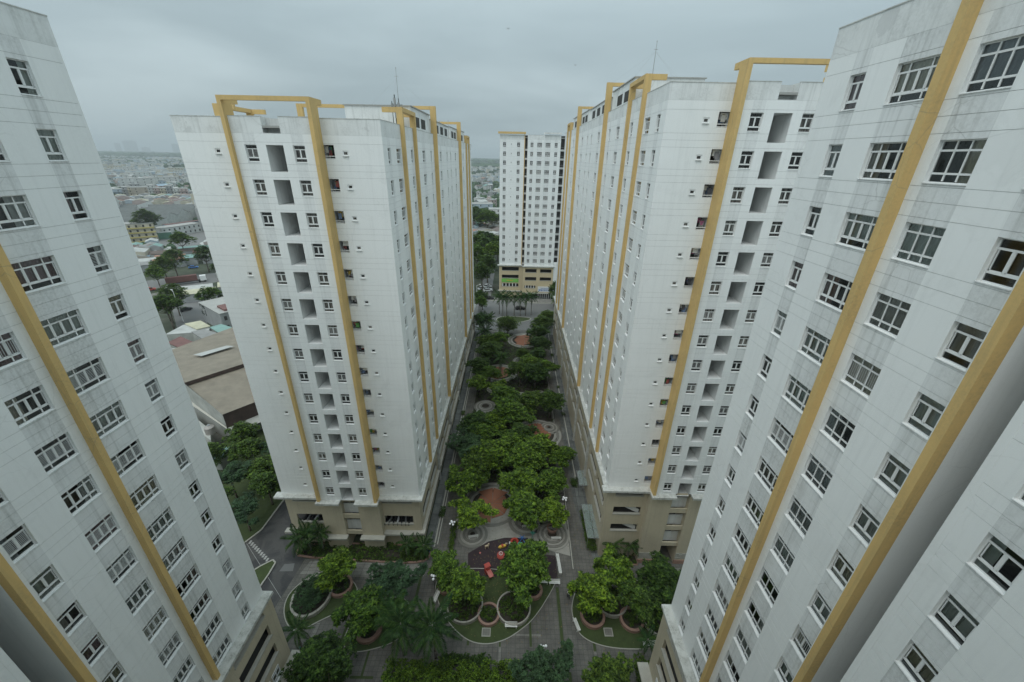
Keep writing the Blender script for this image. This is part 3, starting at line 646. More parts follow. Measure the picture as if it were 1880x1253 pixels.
# ---- end tower -------------------------------------------------------------------------------
def end_tower():
    Y = 178.4; root = empty('apartment_tower', (6.4, 188, 0), 'distant white tower closing the far end of the garden', 'apartment tower', 'white apartment towers with yellow fins')
    h1 = 64.6; zp = 67.3; zl = 15.2
    cL = [dict(u=-4.85, w=1.25, h=1.6, kind='small'), dict(u=-2.1, w=.5, h=.45, kind='tiny', dz=-.4), dict(u=.8, w=1.25, h=1.6, kind='small')]
    facade(root, (0, Y), 0, [(-6.75, 3.3)], zp, zl, h1, cL, False)
    cR = [dict(u=6.1, w=1.2, h=1.6, kind='small'), dict(u=9.15, w=1.95, h=1.6, kind='big'), dict(u=12.45, w=1.95, h=1.6, kind='big'), dict(u=15.7, w=1.25, h=1.6, kind='small')]
    facade(root, (0, Y-1.6), 0, [(4.5, 10.8)], zp, zl, h1, cR[:2], False); facade(root, (0, Y-1.6), 0, [(10.9, 17.5)], zp, zl, h1, cR[2:], False)
    wbox(root, 'corner_rib', 'white', 10.7, 11.0, Y-1.85, Y-1.55, zl, zp+1)
    wbox(root, 'fin', 'yellow', 3.1, 3.35, Y-.15, Y+2, zl, zp+.9)
    wbox(root, 'roof_cornice', 'yellow', -7.4, 3.6, Y-.7, Y+.4, zp+.35, zp+1.1); wbox(root, 'roof_cornice', 'parapet', 11, 17.7, Y-2.2, Y-1.2, zp+.4, zp+1.0)
    wbox(root, 'core', 'dark', -6.6, 17.3, Y+1.6, Y+20, .2, zp-1); wbox(root, 'roof', 'roof', -6.7, 19.5, Y+.05, Y+20, zp-1, zp-.8)
    wbox(root, 'side_wall', 'white', -6.75, -6.6, Y+.02, Y+20, 0, zp); wbox(root, 'side_wall', 'white', 17.38, 17.52, Y-1.58, Y+20, zl, zp); wbox(root, 'side_wall', 'white', 4.4, 4.55, Y-1.58, Y+3, zl, zp)
    wbox(root, 'side_wall', 'white', 19.4, 30, Y-1.2, Y+20, 0, zp-.5)
    for k in range(NFL):                       # dark service recesses with pipes and rails
        z = h1-k*PITCH
        for x0, x1 in ((3.42, 4.38), (17.55, 19.38)):
            wbox(root, 'recess_balcony', 'inner', x0, x1, Y+.5, Y+1.5, z-2.9, z-2.2); wbox(root, 'recess_rail', 'metal', x0, x1, Y+.4, Y+.45, z-1.6, z-1.5)
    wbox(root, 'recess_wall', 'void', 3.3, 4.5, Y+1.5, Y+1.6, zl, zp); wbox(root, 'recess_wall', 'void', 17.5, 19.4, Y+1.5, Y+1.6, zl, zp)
    wbox(root, 'ledge', 'ledge', -7.5, 3.6, Y-1.1, Y+.1, zl-.45, zl); wbox(root, 'ledge', 'ledge', 3.7, 18.0, Y-2.6, Y-1.5, zl-.45, zl); 
    # podium
    slot_wall(root, 'podium_wall', 'beige5', (0, Y-.5), 0, [(-6.7, 3.8)], 2.6, zl-.45, [(-5.5, 2.1, 12.6, 14.2), (-5.5, 2.1, 9.1, 10.6), (-5.5, 2.1, 5.2, 6.6)], .3)
    slot_wall(root, 'podium_wall', 'beige5', (0, Y-2.0), 0, [(3.8, 17.6)], 2.6, zl-.45, [(5, 10.1, 12.3, 13.8), (11.7, 16.8, 12.3, 13.8), (5, 10.1, 8.6, 10.1), (11.7, 16.8, 8.6, 10.1), (4.9, 9.9, 5.0, 6.2)], .3)
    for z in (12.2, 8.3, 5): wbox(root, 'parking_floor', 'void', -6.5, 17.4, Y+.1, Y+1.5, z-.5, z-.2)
    wbox(root, 'podium_ledge', 'kerb', -7.3, 4.0, Y-1.2, Y-.2, 2.9, 3.3); wbox(root, 'podium_ledge', 'kerb', 4.0, 18.2, Y-2.8, Y-1.9, 2.5, 2.9)
    wbox(root, 'side_block', 'white', 17.65, 20, Y-1.9, Y-1.0, 0, zl+1.6)
    wbox(root, 'shop_front', 'dark', 4, 17.5, Y-1.4, Y-1.3, 0, 2.6)
    for i in range(7): wbox(root, 'shop_column', 'frame', 11.2+i*.95, 11.45+i*.95, Y-1.62, Y-1.42, 0, 2.5)
    for i in range(5): wbox(root, 'shop_window', 'frame', -5.3+i*1.5, -4.9+i*1.5, Y-.48, Y-.3, 5.2, 6.6)
    for i in range(4): wbox(root, 'shop_window', 'frame', 5.2+i*1.25, 5.5+i*1.25, Y-1.98, Y-1.8, 5.0, 6.2)
    wbox(root, 'side_block', 'beige5', -6.7, 4, Y-.45, Y+1, 0, 2.55)
    g = MB().box(-3.85, 3.85, -.09, 0, -.85, .85).mesh('green_banner', sheet('lime_green_banner', (.20, .52, .10), .15))
    s = mob('banner', g, None, (-1.75, Y-.53, 7.95)); tag(s, 'lime green banner on the distant tower below its second parking opening', 'banner')
    lt = MB(); x = -1.5
    for w in (.3, .5, .22, .6, .45): lt.box(x, x+w, -.11, -.092, -.18, .22+.1*(w > .4)); x += w+.14
    mob('lettering', lt.mesh('lettering', M['yellowp']), s)
    s = mob('shop_sign', MB().box(-3.3, 3.3, -.12, 0, -1.3, 1.25).mesh('shop_sign', M['frame']), None, (14.3, Y-2.06, 4.6))
    tag(s, 'white shop sign with blue lettering on the distant tower base', 'sign')
    lt = MB(); x = -2.9                        # lettering too small in the photograph to be read: strokes of its rows
    for w in (.5, .32, .5, .28, .42, .0, .5, .34, .5, .42, .0, .5, .46, .4, .5):
        if w: lt.box(x, x+.1, -.14, -.122, -.95, -.1).box(x+w-.16, x+w-.06, -.14, -.122, -.95, -.1).box(x+.1, x+w-.16, -.14, -.122, -.25, -.1)
        x += (w or .05)+.0
    x = -1.9
    for i in range(13): lt.box(x, x+.17, -.14, -.122, .2, .2+.3+.1*(i % 3 == 0)); x += .29
    mob('lettering', lt.mesh('lettering', M['bluep']), s)
    return root
end_tower()

# ---- unseen tower added behind the camera, darkens the near end of the court ---------------------
def unseen_shade_tower():
    root = empty('apartment_tower', (-4.6, -14, 0), 'unseen white tower added behind the viewpoint to darken the near court', 'apartment tower', 'white apartment towers with yellow fins')
    cols = [dict(u=x, w=1.9 if i % 3 else 1.2, h=1.66, kind='big' if i % 3 else 'small') for i, x in enumerate((-22, -18, -13.5, -9, 4.5, 9, 13))]
    facade(root, (0, -3.6), PI, [(-16.5, 25.6)], 66.0, 15.15, 63.5, [dict(c, u=-c['u']) for c in cols], False)
    for x in (-24.5, -6.5, 1.5, 15.5): fin(root, (0, -3.6), PI, -x, .4, .5, 15, 68)
    wbox(root, 'core', 'white', -25.6, 16.5, -26, -5.2, 0, 65.2); wbox(root, 'ledge', 'ledge', -25.6, 16.5, -3.6, -2.7, 14.8, 15.15); wbox(root, 'podium_wall', 'beige', -25.6, 16.5, -5, -3.1, 0, 14.8)
unseen_shade_tower()
# ---- roof gear --------------------------------------------------------------------------------
def mast(x, y, z, h, label, nm='lightning_mast'):
    r = empty(nm, (x, y, z), label, 'lightning mast')
    mob('pole', MB().tube((0, 0, 0), (0, 0, h), .05, .025, 6).mesh('pole', M['metal']), r)
    mob('cap', MB().tube((-.25, 0, h*.8), (.25, 0, h*.8), .03, .03, 5).sphere((0, 0, h), .07, 6, 4).mesh('cap', M['metal']), r)
    for a, b in ((4.5, 2), (-5, 1), (2.5, -3), (-2.5, 4)): mob('guy_wire', MB().tube((0, 0, h*.75), (a, b, -.1), .006, .006, 4).mesh('guy_wire', M['metal']), r)
mast(-17.0, 66, 65.27, 4.9, 'thin lightning mast on the roof of the left garden tower')
mast(17.8, 63, 68.7, 4.4, 'thin lightning mast on the roof of the right garden tower')
r = empty('telecom_antenna', (-15.2, 57.2, 61.65), 'dark telecom antenna cluster at the roof edge of the left garden tower', 'antenna')
mob('pole', MB().tube((0, 0, 0), (0, 0, 4.3), .07, .06, 8).tube((.45, .1, 1.6), (.45, .1, 3.9), .05, .05, 6).tube((-.4, .1, .2), (-.4, .1, 3.6), .05, .05, 6).tube((-.4, 0, 3.2), (.9, 0, 3.2), .04, .04, 6).mesh('pole', M['lamppost']), r)
for x, z in ((.05, 3.5), (.5, 3.0), (-.4, 2.9), (.1, 2.2)): mob('antenna_panel', MB().box(-.12, .12, -.2, -.05, -.45, .45).mesh('antenna_panel', M['metal']), r, (x, 0, z), rnd.uniform(-.6, .6))
for x, y, h in ((-14.6, 96, 4.0), (-15, 88, 3.2)):
    mast(x, y, 62, h, 'thin whip aerial further back on the left garden tower' if h > 3.5 else 'short whip aerial behind the tall portal of the left garden tower', 'whip_aerial')
# ================================================================ GROUND AND COURTYARD
def sheetob(name, poly, z, mat, kind='structure', root=None):
    b = MB(); b.face([(x, y, z) for x, y in poly]); o = mob(name, b.mesh(name, M[mat] if isinstance(mat, str) else mat), root)
    if kind: o['kind'] = kind
    return o
def arcpts(cx, cy, r, a0, a1, n=16, sx=1, sy=1):
    return [(cx+r*sx*math.cos(math.radians(a0+(a1-a0)*i/n)), cy+r*sy*math.sin(math.radians(a0+(a1-a0)*i/n))) for i in range(n+1)]
def smooth(pts, it=2, closed=True):
    for _ in range(it):
        q = []
        n = len(pts)
        for i in range(n if closed else n-1):
            a, b = pts[i], pts[(i+1) % n]; q += [(a[0]*.75+b[0]*.25, a[1]*.75+b[1]*.25), (a[0]*.25+b[0]*.75, a[1]*.25+b[1]*.75)]
        pts = q
    return pts
sheetob('ground', [(-14000, -300), (14000, -300), (14000, 16000), (-14000, 16000)], -.05, 'ground')
sheetob('courtyard_paving', [(-33.2, -8), (18.5, -8), (40, 44.8), (40, 128), (-14, 128), (-14, 46), (-25, 43.4), (-32.6, 43.4), (-33.4, 34)], 0, 'paving')
sheetob('access_road', [(-27, 27), (-30, 30), (-33, 34.5), (-32.7, 43.4), (-35.2, 44.6), (-35.8, 46.5), (-35.8, 140), (-42.6, 140), (-42.6, 56), (-44, 46.2), (-60, 38), (-60, 20)], -.02, 'asphalt')
sheetob('parking_apron', smooth([(-31, 28), (-46, 28), (-46, 46), (-36, 46), (-34, 44), (-33, 40), (-33.3, 34)], 0), -.012, 'asphalt')
# alley walks: wet slabs by the buildings, pavers beside the garden
for s, xa, xb, xc_ in ((-1, -14, -12.5, -9.9), (1, 15.2, 13.9, 10.6)):
    sheetob('service_walk', [(xa, 45), (xb, 45), (xb, 138), (xa, 138)], .004, 'wetpaving')
sheetob('service_walk_right', [(13.9, 44), (16.7, 44), (16.7, 138), (12.2, 138), (12.2, 56)], .008, 'wetpaving')
def kerb_line(pts, w=.14, h=.12, mat='kerb', closed=False, name='kerb', z=0, kind='structure'):
    b = MB(); n = len(pts); rng = range(n if closed else n-1)
    for i in rng:
        a, c = Vector((*pts[i], 0)), Vector((*pts[(i+1) % n], 0)); d = (c-a)
        if d.length < 1e-5: continue
        t = Vector((-d.y, d.x, 0)).normalized()*w/2
        q = [a-t, c-t, c+t, a+t]
        b.face([(p.x, p.y, z+h) for p in q]); b.face([(q[0].x, q[0].y, z), (q[1].x, q[1].y, z), (q[1].x, q[1].y, z+h), (q[0].x, q[0].y, z+h)]); b.face([(q[2].x, q[2].y, z), (q[3].x, q[3].y, z), (q[3].x, q[3].y, z+h), (q[2].x, q[2].y, z+h)])
    o = mob(name, b.mesh(name, M[mat])); o['kind'] = kind; return o
kerb_line([(-12.35, 46), (-12.35, 136)], .22, .1); kerb_line([(-11.9, 46.5), (-11.9, 136)], .16, .06)
kerb_line([(10.35, 42.6), (10.5, 50), (10.7, 60), (10.5, 136)], .12, .08, 'kerb')
kerb_line([(13.4, 60), (13.1, 136)], .2, .1)
# green band of the long garden
gp = smooth([(-9.7, 56), (-9.7, 130), (-6, 137), (2, 134), (9, 138), (10.2, 132), (10.2, 57), (6, 54), (2, 58), (-4, 54)], 1)
sheetob('garden_bed', gp, .018, 'soil')
sheetob('far_plaza', [(-16, 128), (22, 128), (22, 147), (-16, 147)], -.004, 'paving')
sheetob('road_end', [(-60, 139), (26, 139), (26, 172), (-60, 172)], .008, 'roadpale')
sheetob('road_end_branch', [(-15.8, 172), (-10.6, 172), (-11, 230), (-17, 230)], .008, 'roadpale')
isl = smooth([(-6, 146), (-3, 144.3), (4, 147), (8, 150.5), (5, 152.3), (-4, 153), (-7, 150)], 2)
sheetob('roundabout_island', isl, .06, 'grass'); kerb_line(isl, .3, .14, closed=True, name='roundabout_kerb')
kerb_line([(-11, 172.2), (3.4, 172.0), (9.5, 169.6), (20, 169.6)], .4, .16, name='far_kerb')
sheetob('far_pavement', [(-11, 172.2), (3.4, 172.0), (9.5, 169.6), (22, 169.6), (22, 176), (-11, 176.5)], .05, 'paving2')
kerb_line([(-9.5, 137.8), (-2, 134.6), (3, 133.6), (7, 136.8), (12, 138)], .3, .15, name='garden_end_kerb')
# bed between the left garden tower and the forecourt
bed = smooth([(-34.6, 44.6), (-33.8, 43.7), (-25.4, 43.3), (-17, 43.0), (-13.8, 43.2), (-12.6, 44.2), (-13, 45.5), (-13.6, 46.2), (-34, 46.3)], 1)
sheetob('entrance_bed', bed, .12, 'soil'); kerb_line(bed, .25, .22, 'redkerb', True, 'bed_kerb')
bed2 = [(15.6, 43.9), (16.2, 43.2), (20.8, 43.6), (21, 45.2), (15.6, 45.2)]
sheetob('right_entrance_bed', bed2, .1, 'soil'); kerb_line(bed2, .2, .2, 'redkerb', True, 'right_bed_kerb')
sheetob('pale_apron', [(-31.6, 43.1), (-13, 42.8), (-13, 40.9), (-24.5, 40.6), (-32.2, 40.8)], .006, 'paving2')
sheetob('pale_apron_right', [(21.5, 43.4), (30, 43.1), (30, 41.6), (21.5, 41.6)], .03, 'paving2')
# lawns with planters
lawnA = smooth([(-9.6, 42.2), (-11.2, 39.8), (-10.1, 36.9), (-8.1, 34.1), (-5.4, 32.0), (-2.8, 31.5), (-.3, 32.1), (1.6, 33.2), (4.0, 35.1), (6.9, 39.4), (7.6, 41), (-2, 42.5)], 2)
sheetob('lawn', lawnA, .016, 'grass'); kerb_line(lawnA, .1, .05, 'kerb', True, 'lawn_edge')
lawnB = smooth([(10.4, 39.5), (9.3, 36.8), (9.4, 34.8), (9.9, 33.1), (11.6, 32.0), (14.5, 31.4), (19, 31.4), (23.5, 32.5), (25.5, 38), (20, 41.5), (13, 41)], 2)
sheetob('lawn', lawnB, .016, 'grass'); kerb_line(lawnB, .1, .05, 'kerb', True, 'lawn_edge')
lawnC = smooth([(-29.5, 41.5), (-32.2, 38.5), (-32.2, 36), (-30.6, 33.6), (-28.4, 32.4), (-26, 34.2), (-22.5, 36), (-22, 38.5), (-25, 41)], 2)
sheetob('lawn', lawnC, .016, 'grass'); kerb_line(lawnC, .12, .06, 'kerb', True, 'lawn_edge')
lawnD = smooth([(-21.3, 34.9), (-21.9, 32.6), (-21.7, 31), (-20, 30.2), (-17, 30.8), (-14.2, 32), (-13.4, 34.5), (-14.5, 37.5), (-18, 37.6)], 2)
sheetob('lawn', lawnD, .016, 'grass'); kerb_line(lawnD, .1, .05, 'kerb', True, 'lawn_edge')
tri = smooth([(-36.9, 43.6), (-39.6, 41.4), (-41.5, 38.5), (-37.6, 37), (-36.9, 39.5)], 1)
sheetob('traffic_island', tri, .08, 'grass'); kerb_line(tri, .22, .14, 'kerb', True, 'island_kerb')
grove = [(-43.9, 46.1), (-42.6, 48.6), (-42.3, 55), (-42.3, 140), (-75, 140), (-64, 70), (-58, 44)]
sheetob('grove_lawn', grove, .03, 'grass'); kerb_line([(-58, 40), (-43.9, 46.1), (-42.6, 48.6), (-42.3, 55), (-42.3, 140)], .25, .15, name='grove_kerb')
# painted line and rumble studs on the asphalt
sheetob('painted_line', [(-43.6, 46.0), (-43.5, 45.85), (-32.6, 36.65), (-32.7, 36.8)], .0, 'line')
bm = MB()
for i in range(10):
    t = i/9; x, y = -43.1+4.6*t, 46.2-3.1*t; bm.box(x-.16, x+.16, y-.3, y+.3, -.012, .04)
o = mob('speed_hump', bm.mesh('speed_hump', M['line'])); o['kind'] = 'structure'
sheetob('road_patch', [(-35.6, 41.2), (-33.5, 41.3), (-33.9, 42.6), (-35.4, 42.4)], -.006, 'roadpale')
# strips of grass between the slabs
for x0, x1, y0, y1 in ((7.3, 7.75, 31.3, 39.6), (3.1, 3.42, 31.4, 34.9), (-1.0, -.75, 31.3, 31.9), (-13.65, -13.25, 36.8, 41.0), (-22.25, -21.9, 30.9, 34.3), (-18.15, -17.85, 27.7, 30.5), (-19.4, -16.5, 27.4, 27.7), (11.6, 11.95, 31.0, 32.0), (7.9, 8.3, 24.5, 28.6), (-5.3, -5.0, 31.4, 32.0)):
    sheetob('grass_strip', [(x0, y0), (x1, y0), (x1, y1), (x0, y1)], .009, 'grass')
for x0, x1, y0, y1 in ((.2, 4.7, 32.7, 33.0), (-1.0, -.7, 27.5, 31.3), (11.6, 11.9, 28, 31), (-18.1, -17.9, 28.9, 30.1), (-26.5, -25.9, 29.5, 33.8)):
    sheetob('pale_slab_strip', [(x0, y0), (x1, y0), (x1, y1), (x0, y1)], .006, 'paving2')
# playground
pg = [(-3.4, 47.3), (-.7, 48.1), (3.3, 48.15), (4.2, 46.4), (5.6, 45.1), (7.7, 44.9), (7.75, 40.6), (-6.2, 41.2), (-6.6, 45.0)]
sheetob('rubber_playground', pg, .024, 'rubber')

def stone_circle(x, y, R, label, inner=.9, n=5, tree=True, orange=False):
    r = empty('stone_circle', (x, y, 0), label, 'paved circle', 'round stone terraces in the garden')
    r['kind'] = 'structure'
    for k in range(n):
        ra = inner+(R-inner)*k/n; rb = inner+(R-inner)*(k+1)/n
        h = .10+.055*(n-1-k)
        mob('stone_ring', MB().ring(0, 0, ra, rb-.05, 0, h, 48).mesh('stone_ring', M['orange' if orange and k < 2 else ('stone1' if k % 2 else 'stone2')]), r)
        mob('ring_joint', MB().ring(0, 0, rb-.055, rb, 0, .06, 48).mesh('ring_joint', M['stone2']), r)
    b = MB(); b.prism(arcpts(0, 0, inner, 0, 360, 24)[:-1], 0, .12)
    mob('tree_pit', b.mesh('tree_pit', M['soil' if tree else 'stone1']), r)
    return r
circles = [(-6.2, 48.6, 2.6, 'round stone terrace with a bench left of the playground', .45, 5), (7.5, 48.9, 3.05, 'round stone terrace with a planter ring right of the playground', .8, 6),
 (-8.2, 50.9, 1.45, 'small round stone terrace by the left garden walk', .2, 4), (3.0, 51.6, 3.1, 'round stone terrace behind the playground with a bench', .5, 5),
 (3.2, 113.4, 3.1, 'far round terrace holding a small round tree', .9, 5), (-6.7, 87.5, 3.0, 'pale round terrace with a dark tree pit on the left garden edge', 1.0, 5),
 (-5.5, 80.5, 2.0, 'round terrace just before the pale one at the left edge', .5, 4), (2.9, 91.2, 3.6, 'wide round terrace in mid garden between the trees', .8, 6),
 (9.2, 79, 2.5, 'round terrace under trees beside the second orange plaza', .5, 5), (-4.8, 96, 2.2, 'round terrace just before the palm plaza', .6, 4),
 (9.3, 60.5, 2.3, 'narrow stone rings along the right garden walk', .6, 5), (7.4, 93.5, 2.6, 'round terrace on the right side of mid garden', .6, 5)]
for c in circles: stone_circle(c[0], c[1], c[2], c[3], c[4], c[5])
def plaza(cx, cy, R, label, a0=0):
    r = empty('orange_plaza', (cx, cy, 0), label, 'plaza', 'terracotta plazas in the garden'); r['kind'] = 'structure'
    for k in range(3): mob('stone_ring', MB().ring(0, 0, R+.1+k*.6, R+.64+k*.6, 0, .1-.02*k, 56).mesh('stone_ring', M['stone1' if k % 2 == 0 else 'stone2']), r)
    n = 8; R0 = R
    for k in range(n):                         # wedge shaped terracotta panels, each tilted like a low tent
        t0, t1 = a0+2*PI*k/n+.02, a0+2*PI*(k+1)/n-.02; R = R0*(1.12 if k in (1, 2, 5) else .86)
        b = MB(); b.face([(.05*math.cos((t0+t1)/2), .05*math.sin((t0+t1)/2), .42), (R*math.cos(t0), R*math.sin(t0), .11), (R*math.cos(t1), R*math.sin(t1), .11)])
        b.face([(R*math.cos(t0), R*math.sin(t0), 0), (R*math.cos(t1), R*math.sin(t1), 0), (R*math.cos(t1), R*math.sin(t1), .11), (R*math.cos(t0), R*math.sin(t0), .11)])
        mob('terracotta_panel', b.mesh('terracotta_panel', M['orange']), r)
    mob('plaza_base', MB().prism(arcpts(0, 0, R0*.8, 0, 360, 32)[:-1], 0, .09).mesh('plaza_base', M['stone2']), r)
    return r
plaza(-3.2, 55.2, 3.7, 'nearest orange plaza behind the playground'); plaza(6.3, 76.5, 3.8, 'second orange plaza on the right of the garden')
plaza(-3.8, 105.5, 3.6, 'third orange plaza around the garden palm'); plaza(4.2, 129.5, 4.2, 'farthest orange plaza at the road end of the garden')
sheetob('near_plaza_apron', arcpts(-3.2, 52.4, 6.2, 0, 360, 40)[:-1], .012, 'stone1'); sheetob('near_terrace_apron', [(-1, 48.2), (10.2, 44.9), (10.3, 56), (-1, 56)], .0105, 'stone1')
def planter(x, y, R, label, mat, h=.55, w=.22, nblk=0, sx=1, sy=1, soil=True):
    r = empty('ring_planter', (x, y, 0), label, 'planter', 'ring planters')
    nblk = nblk or max(8, int(2*PI*R/1.1))
    for k in range(nblk):
        a0, a1 = 2*PI*k/nblk, 2*PI*(k+1)/nblk-.012
        mob('coping_stone', MB().ring(0, 0, R-w, R, 0, h, 5, 0, a0, a1, sx=sx, sy=sy).mesh('coping_stone', M[mat]), r)
    mob('soil', MB().prism([(q[0]*sx, q[1]*sy) for q in arcpts(0, 0, R-w-.01, 0, 360, 28)[:-1]], .0, h*.6).mesh('soil', M['soil']), r)
    return r
planter(-6.1, 36.5, 2.62, 'large pale ring planter below the left playground tree', 'palekerb', .6, .2)
planter(.95, 36.2, 2.45, 'large pale ring planter below the right playground tree', 'palekerb', .6, .2)
planter(-2.6, 35.3, 1.6, 'small reddish ring planter between the two large pale ones', 'redkerb', .5, .3)
planter(3.8, 38.9, 1.45, 'reddish ring planter at the right end of the playground group', 'redkerb', .55, .4)
planter(-9.2, 39.2, 1.25, 'reddish ring planter at the left end of the playground group', 'redkerb', .5, .3)
planter(12.15, 35.4, 1.75, 'reddish ring planter under the first tree right of the walk', 'redkerb', .55, .35)
planter(15.2, 37.6, 2.4, 'large pale ring planter right of the walk', 'palekerb', .6, .2)
planter(17.6, 35.0, 1.7, 'reddish ring planter under the dark tree on the right', 'redkerb', .55, .35)
planter(21.6, 35.2, 2.5, 'pale ring planter beside the nearest right tower', 'palekerb', .5, .2)
planter(-18.85, 32.95, 1.75, 'reddish granite ring planter under the big forecourt tree', 'redkerb', .5, .5)
planter(-28.6, 37.3, 2.75, 'pale oval ring planter full of clipped bushes on the left', 'palekerb', .6, .3, sx=1, sy=1.15)
planter(-25.0, 38.9, 1.7, 'reddish ring planter behind the clipped bushes', 'redkerb', .5, .35)
planter(7.6, 50.0, .95, 'small reddish ring planter on the right stone terrace', 'redkerb', .5, .25)
for x, y, l in ((-2.8, 33.05, 'square drain cover in the lawn below the ring planters'), (14.0, 33.4, 'square drain cover in the right lawn')):
    r = empty('drain_cover', (x, y, .016), l, 'drain cover', 'drain covers in the lawns')
    mob('frame', MB().box(-.6, .6, -.55, -.45, 0, .08).box(-.6, .6, .45, .55, 0, .08).box(-.6, -.5, -.45, .45, 0, .08).box(.5, .6, -.45, .45, 0, .08).mesh('frame', M['kerb']), r)
    for i in range(2):
        for j in range(2): mob('panel', MB().box(-.48+i*.49, -.01+i*.49, -.43+j*.44, -.01+j*.44, 0, .045).mesh('panel', M['stone2']), r)

# ---------------------------------------------------------------- plants
def leaf_mesh(name, clumps, nleaf, size, mat, seed, inner_dark=True):
    """clumps: (centre, radius); rosettes of kite-shaped folded leaves over each clump"""
    R_ = random.Random(seed); v = []; f = []
    for (c, r) in clumps:
        for li in range(nleaf):
            if li % 7 == 0:
                d = Vector((R_.gauss(0, 1), R_.gauss(0, 1), R_.gauss(.45, .75))).normalized(); pc = c + d*r*R_.uniform(.6, 1.1); a_0 = R_.uniform(0, 6.28)
            p = pc; an = a_0+li*.8976+R_.uniform(-.25, .25)
            t = (Vector((math.cos(an), math.sin(an), R_.uniform(-.25, .45)))+d*.35).normalized()
            s = t.cross(Vector((R_.gauss(0, .25), R_.gauss(0, .25), 1))).normalized(); nrm = s.cross(t)
            Ls = size*R_.uniform(.7, 1.3); w = Ls*.46
            i = len(v); v += [tuple(p), tuple(p+t*Ls*.5+s*w*.5+nrm*.04*Ls), tuple(p+t*Ls-nrm*.12*Ls), tuple(p+t*Ls*.5-s*w*.5+nrm*.04*Ls)]
            f.append((i, i+1, i+2, i+3))
    me = bpy.data.meshes.new(name); me.from_pydata(v, [], f); me.materials.append(mat); me.update(); return me
def tree_proto(seed, R, Hc, flat_=.62, ncl=46, nleaf=80, size=.30, mat='leaf', lean=(0, 0), spread=.8, cr=(.55, .95)):
    R_ = random.Random(seed); clumps = []
    tb = MB(); z0 = Hc-R*flat_*.9
    fork = Vector((lean[0]*.4, lean[1]*.4, z0)); tb.tube((0, 0, -.1), tuple(fork*.5+Vector((0, 0, z0*.02))), .17, .13, 8); tb.tube(tuple(fork*.5), tuple(fork), .13, .11, 8)
    nl = R_.randint(5, 7); limbs = []
    for k in range(nl):
        a = 2*PI*k/nl+R_.uniform(-.4, .4); d = R*R_.uniform(.5, .8)
        tip = Vector((lean[0]+d*math.cos(a), lean[1]+d*math.sin(a), Hc+R_.uniform(-.1, .35)*R*flat_)); midp = fork.lerp(tip, .5)+Vector((0, 0, -.15*R))
        tb.tube(tuple(fork), tuple(midp), .085, .055, 6); tb.tube(tuple(midp), tuple(tip), .055, .02, 5); limbs.append((midp, tip))
    for k in range(ncl):
        a = R_.uniform(0, 2*PI); u = R_.uniform(-.55, 1); rr = math.sqrt(max(0, 1-u*u))*R_.uniform(.55, 1.0) if k % 4 else R_.uniform(.1, .6)
        lump = 1+.27*math.sin(2*a+seed)+.2*math.sin(5*a+seed*2)
        c = Vector((lean[0]+R*rr*spread*lump*math.cos(a), lean[1]+R*rr*spread*lump*math.sin(a), Hc+R*flat_*u*.85))
        clumps.append((c, R*R_.uniform(*cr)*.27))
        if k % 2 == 0:
            lb = min(limbs, key=lambda q: (q[1]-c).length); tb.tube(tuple(lb[0].lerp(lb[1], .6)), tuple(c), .03, .012, 4, cap=False)
    return (leaf_mesh('crown_leaves', clumps, nleaf, size, M[mat], seed), tb.mesh('trunk_and_limbs', M['bark'], smooth=True))
def make_tree(proto, x, y, s, label, name='garden_tree', cat='tree', group=None, z=0, rz=None, sz=None):
    r = empty(name, (x, y, z), label, cat, group); a = rnd.uniform(0, 6.28) if rz is None else rz
    r.rotation_euler[2] = a; r.scale = (s, s, sz or s)
    mob('crown', proto[0], r); mob('trunk', proto[1], r); return r
P_A = tree_proto(3, 3, 4.7, .60, 50, 105, .40, cr=(.5, .85)); P_B = tree_proto(8, 3, 4.6, .55, 46, 105, .42, cr=(.5, .85), lean=(.4, .2)); P_C = tree_proto(15, 3, 4.7, .62, 58, 98, .36, cr=(.5, .85))
P_D = tree_proto(21, 3, 4.4, .66, 58, 91, .34, 'leafdark'); P_E = tree_proto(27, 3, 4.7, .55, 46, 98, .36, 'leafdark', lean=(-.4, .3))
P_R = tree_proto(33, 3, 4.0, .85, 100, 126, .24, 'leafdark', cr=(.8, 1.1)); P_G = tree_proto(41, 3, 4.6, .42, 60, 98, .28, 'leafgrey', cr=(.5, .8), spread=.95)
P_H = tree_proto(52, 3, 4.5, .5, 46, 84, .38, 'leaf', cr=(.4, .8), spread=.9)
